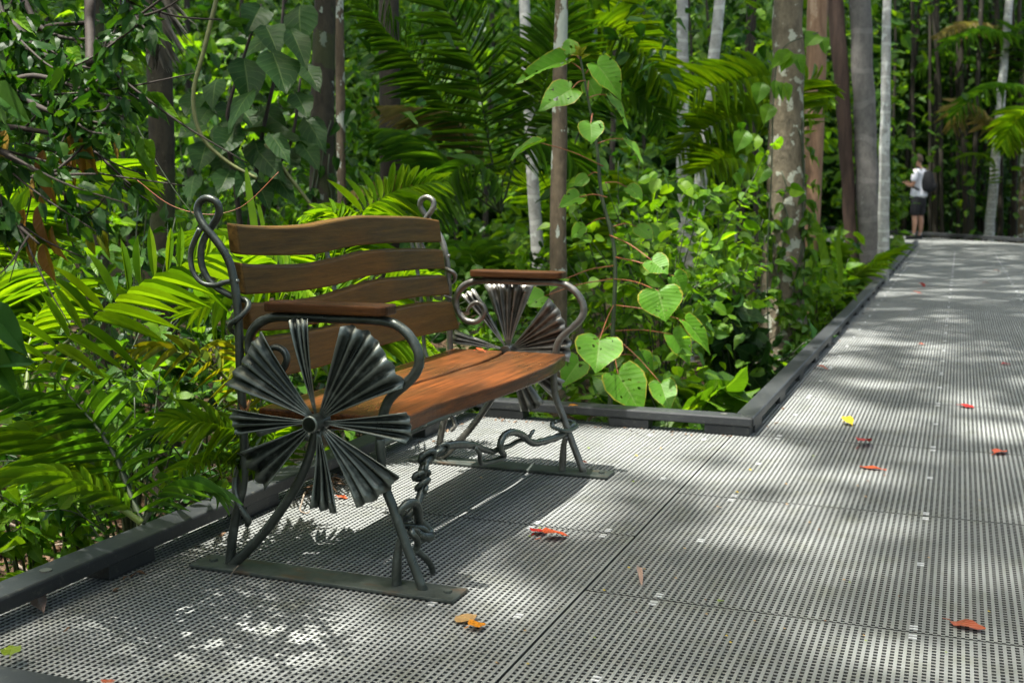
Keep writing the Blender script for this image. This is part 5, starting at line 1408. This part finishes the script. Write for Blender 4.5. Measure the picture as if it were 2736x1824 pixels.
for i, (x, y, m_) in enumerate(tuple((float(a_), float(b_), c_) for a_, b_, c_ in zip(_rs.uniform(1100, 2300, 40), _rs.uniform(1000, 1540, 40), ['tan', 'yellow', 'brown', 'tan', 'green'] * 8)) + ((1865, 1047, 'green'), (1690, 1130, 'yellow'), (1515, 1030, 'tan'), (2130, 1280, 'tan'), (1985, 1140, 'tan'), (1730, 1425, 'tan'))):
    fallen("tiny dry flower speck on the grating", (x, y), (x + 7, y + 1), 5, m_, shape='ovate', seed=30 + i, cat="flower speck", name="flower_speck")["group"] = "tiny dry flower specks on the boardwalk"
def twig(label, pts, z, r, name="twig", mat=None):
    b = MB(); S = smooth([onz(x, y, zz) for (x, y), zz in zip(pts, z)], 6); b.tube(S, np.linspace(r, r * .5, len(S)), 6)
    tag(b.build(name, mat or M_greytwig, base=S[0]), label, "twig")
twig("curled pale twig by the kerb behind the bench fan", [(700, 1130), (693, 1155), (690, 1172), (706, 1178), (712, 1172)], (.03, .02, .006, .006, .01), .003)
twig("thin bent straw across the near base plate", [(548, 1298), (540, 1306), (532, 1318), (528, 1330)], (.016, .018, .012, .004), .0016)
b = MB(); rs = np.random.default_rng(4)
for i in range(46):
    p = onz(rs.uniform(690, 735), rs.uniform(1090, 1140), .0); p = np.array([-1.868 + rs.uniform(0, .05), p[1], rs.uniform(.003, .03)])
    a = rs.uniform(0, 6.28); b.scatter(LEAVES['lance'][i % 3], [p], np.array([[math.cos(a), math.sin(a), rs.normal(0, .4)]]), UP[None], rs.uniform(.02, .05), rs.uniform(.006, .02))
o = b.build("leaf_litter", G['litter']); tag(o, "clump of dry leaf bits caught under the kerb behind the fan", "leaf litter"); kind(o, "stuff")

b = MB(); rs = np.random.default_rng(14)
for i in range(90):
    if i < 30: p = np.array([rs.uniform(-1.85, -.75), 4.405 - abs(rs.normal(0, .03)), .004])
    elif i < 70: p = np.array([-.70 + abs(rs.normal(0, .03)), rs.uniform(4.5, 14), .004])
    else: p = np.array([-1.87 + abs(rs.normal(0, .04)), rs.uniform(1.7, 4.3), .004])
    a = rs.uniform(0, 6.28); b.scatter(LEAVES['lance'][i % 3], [p], np.array([[math.cos(a), math.sin(a), rs.normal(0, .15)]]), UP[None], rs.uniform(.012, .04), rs.uniform(.005, .014))
o = b.build("leaf_litter", G['litter']); tag(o, "small dry leaf crumbs along the foot of the kerb rails", "leaf litter"); kind(o, "stuff")

# ------------------------------------------------------------------ the man at the far end
def add_skin_layer(me):
    bm_ = None
    import bmesh
    bm_ = bmesh.new(); bm_.from_mesh(me); bm_.verts.layers.skin.verify(); bm_.to_mesh(me); bm_.free()

def build_person():
    foot = onz(2106, 549)
    ang = math.atan2(.52, -.85)          # faces left and a little away
    man = thing("person", "man in white T-shirt and black shorts standing at the far bend of the walkway", "person", (foot[0], foot[1], 0))
    man.rotation_euler = (0, 0, ang)     # local +x = forward, +y = his left
    skin = simple_mat("skin", (.42, .22, .14), .55, var=.15, scale=8)
    shirt = simple_mat("white T-shirt cloth", (.62, .63, .68), .85, var=.12, scale=14, bump=.2)
    shorts = simple_mat("black shorts cloth", (.012, .012, .015), .85, var=.3)
    hairm = simple_mat("brown hair", (.10, .065, .038), .7, var=.4, scale=60)
    shoe = simple_mat("black shoe", (.014, .015, .018), .6)
    sock = simple_mat("pale sock", (.55, .52, .55), .8)
    phone = simple_mat("dark phone", (.02, .02, .022), .3)
    import bmesh
    def sk(name, nodes, edges, mat, root=0, sub=2):
        me = bpy.data.meshes.new(name)
        me.from_pydata([n[:3] for n in nodes], edges, []); add_skin_layer(me)
        o = bpy.data.objects.new(name, me); COL.objects.link(o); o.parent = man
        for i, v in enumerate(me.skin_vertices[0].data):
            v.radius = nodes[i][3:5] if len(nodes[i]) > 4 else (nodes[i][3], nodes[i][3]); v.use_root = (i == root)
        m = o.modifiers.new("skin", 'SKIN'); m.use_smooth_shade = True
        s = o.modifiers.new("sub", 'SUBSURF'); s.levels = sub; s.render_levels = sub
        me.materials.append(mat); return o
    N = [(-.01, 0, .93, .075, .11), (-.005, 0, 1.10, .075, .10), (-.005, 0, 1.30, .085, .13), (-.005, 0, 1.43, .07, .12), (.005, 0, 1.49, .052, .055), (.03, 0, 1.54, .052, .055),
         (.05, 0, 1.60, .075, .066), (.062, 0, 1.68, .088, .070), (.055, 0, 1.73, .06, .05)]
    E = [(i, i + 1) for i in range(8)]
    for s in (1, -1):
        k = len(N)
        N += [(-.01, .085 * s, .86, .060), (.0, .105 * s, .70, .066), (.015, .11 * s, .49, .056), (-.01, .115 * s, .36, .056), (0, .12 * s, .12, .036), (.02, .122 * s, .06, .036), (.10, .13 * s, .045, .032)]
        E += [(0, k)] + [(k + i, k + i + 1) for i in range(6)]
        k = len(N)
        N += [(-.005, .175 * s, 1.40, .056), (-.02, .215 * s, 1.26, .047), (.0, .225 * s, 1.12, .040), (.12, .19 * s, 1.12, .037), (.25, .09 * s, 1.16, .027), (.285, .065 * s, 1.175, .030), (.33, .045 * s, 1.19, .026)]
        E += [(3, k)] + [(k + i, k + i + 1) for i in range(6)]
    body = sk("body", N, E, skin, 0)
    for s in (1, -1):       # five fingers on each hand
        for f in range(4):
            y = (.045 + .014 * (f - 1.5)) * s
            sk("finger", [(.335, y, 1.195 - .006 * f, .009), (.365, y * .9, 1.20 - .004 * f, .008), (.382, y * .7, 1.188 - .003 * f, .007)], [(0, 1), (1, 2)], skin, 0, 1)
        sk("thumb", [(.30, .045 * s, 1.195, .010), (.325, .025 * s, 1.222, .009), (.345, .012 * s, 1.230, .008)], [(0, 1), (1, 2)], skin, 0, 1)
    # face
    b = MB(); b.tube([(.135, 0, 1.665), (.152, 0, 1.635), (.148, 0, 1.625)], [.010, .016, .008], 8)
    b.build("nose", skin, None).parent = man
    for s in (1, -1):
        b = MB(); b.tube([(.128, .028 * s, 1.667), (.137, .028 * s, 1.667)], [.012, .004], 8); b.build("eye", shoe, None).parent = man
        b = MB(); b.tube([(.045, .074 * s, 1.69), (.055, .086 * s, 1.66), (.055, .076 * s, 1.625)], [.012, .018, .010], 8); b.build("ear", skin, None).parent = man
    b = MB(); b.tube([(.130, -.024, 1.600), (.139, 0, 1.602), (.130, .024, 1.600)], [.003, .006, .003], 6)
    b.build("mouth", simple_mat("lips", (.30, .11, .09), .5), None).parent = man
    sk("hair", [(-.005, 0, 1.585, .045, .056), (.005, 0, 1.65, .078, .076), (.035, 0, 1.715, .092, .078), (.095, 0, 1.75, .045, .055)], [(0, 1), (1, 2), (2, 3)], hairm, 0)
    T = [(0, 0, .84, .165, .21), (.005, 0, .93, .155, .20), (.01, 0, 1.03, .132, .172), (.01, 0, 1.16, .125, .165), (0, 0, 1.32, .125, .175), (-.005, 0, 1.425, .085, .15), (.0, 0, 1.465, .062, .075)]
    TE = [(i, i + 1) for i in range(6)]
    for s in (1, -1):
        k = len(T); T += [(-.005, .165 * s, 1.405, .075), (-.018, .215 * s, 1.27, .068), (-.008, .222 * s, 1.185, .066)]
        TE += [(5, k), (k, k + 1), (k + 1, k + 2)]
    sk("shirt", T, TE, shirt, 0)
    P = [(0, 0, .94, .125, .165), (-.005, 0, .84, .13, .17)]; PE = [(0, 1)]
    for s in (1, -1):
        k = len(P); P += [(0, .10 * s, .76, .108), (.01, .112 * s, .60, .098), (.015, .115 * s, .47, .094)]; PE += [(1, k), (k, k + 1), (k + 1, k + 2)]
    sk("shorts", P, PE, shorts, 0)
    for s in (1, -1):
        sk("shoe", [(-.05, .122 * s, .042, .042, .04), (.02, .122 * s, .05, .046, .045), (.10, .128 * s, .036, .036, .045), (.18, .134 * s, .028, .024, .036)], [(0, 1), (1, 2), (2, 3)], shoe, 1)
        sk("sock", [(.0, .12 * s, .085, .044), (.0, .12 * s, .135, .043)], [(0, 1)], sock, 0, 1)
    # phone in his hands, backpack on his back
    def place(o):
        c, s_ = math.cos(ang), math.sin(ang)
        o.location = (foot[0], foot[1], 0); o.rotation_euler = (0, 0, ang)
    b = MB(); b.box((.318, -.018, 1.203), (.385, .018, 1.212)); o = b.build("phone", phone, smooth=False, bevel=.003); place(o)
    tag(o, "small dark phone held in both hands by the standing man", "phone")
    bp = thing("backpack", "black rounded backpack worn by the standing man", "backpack", (foot[0], foot[1], 0)); bp.rotation_euler = (0, 0, ang)
    pm = simple_mat("black backpack cloth", (.006, .0065, .009), .9, var=.3, scale=20, bump=.3)
    def bsk(name, nodes, edges, sub=2):
        o = sk(name, nodes, edges, pm, 0, sub); o.parent = bp; return o
    bsk("bag", [(-.175, 0, .98, .075, .10), (-.205, 0, 1.05, .110, .150), (-.205, 0, 1.20, .115, .158), (-.185, 0, 1.33, .095, .135), (-.15, 0, 1.42, .055, .085)], [(i, i + 1) for i in range(4)])
    bsk("front_pocket", [(-.30, 0, 1.02, .035, .09), (-.325, 0, 1.10, .045, .11), (-.305, 0, 1.19, .030, .09)], [(0, 1), (1, 2)])
    for s in (1, -1):
        bsk("strap", [(-.10, .09 * s, 1.42, .014, .026), (-.01, .095 * s, 1.505, .012, .026), (.095, .10 * s, 1.40, .012, .026), (.13, .115 * s, 1.25, .012, .024), (.07, .165 * s, 1.10, .012, .022), (-.10, .13 * s, 1.02, .012, .022)], [(i, i + 1) for i in range(5)])
build_person()
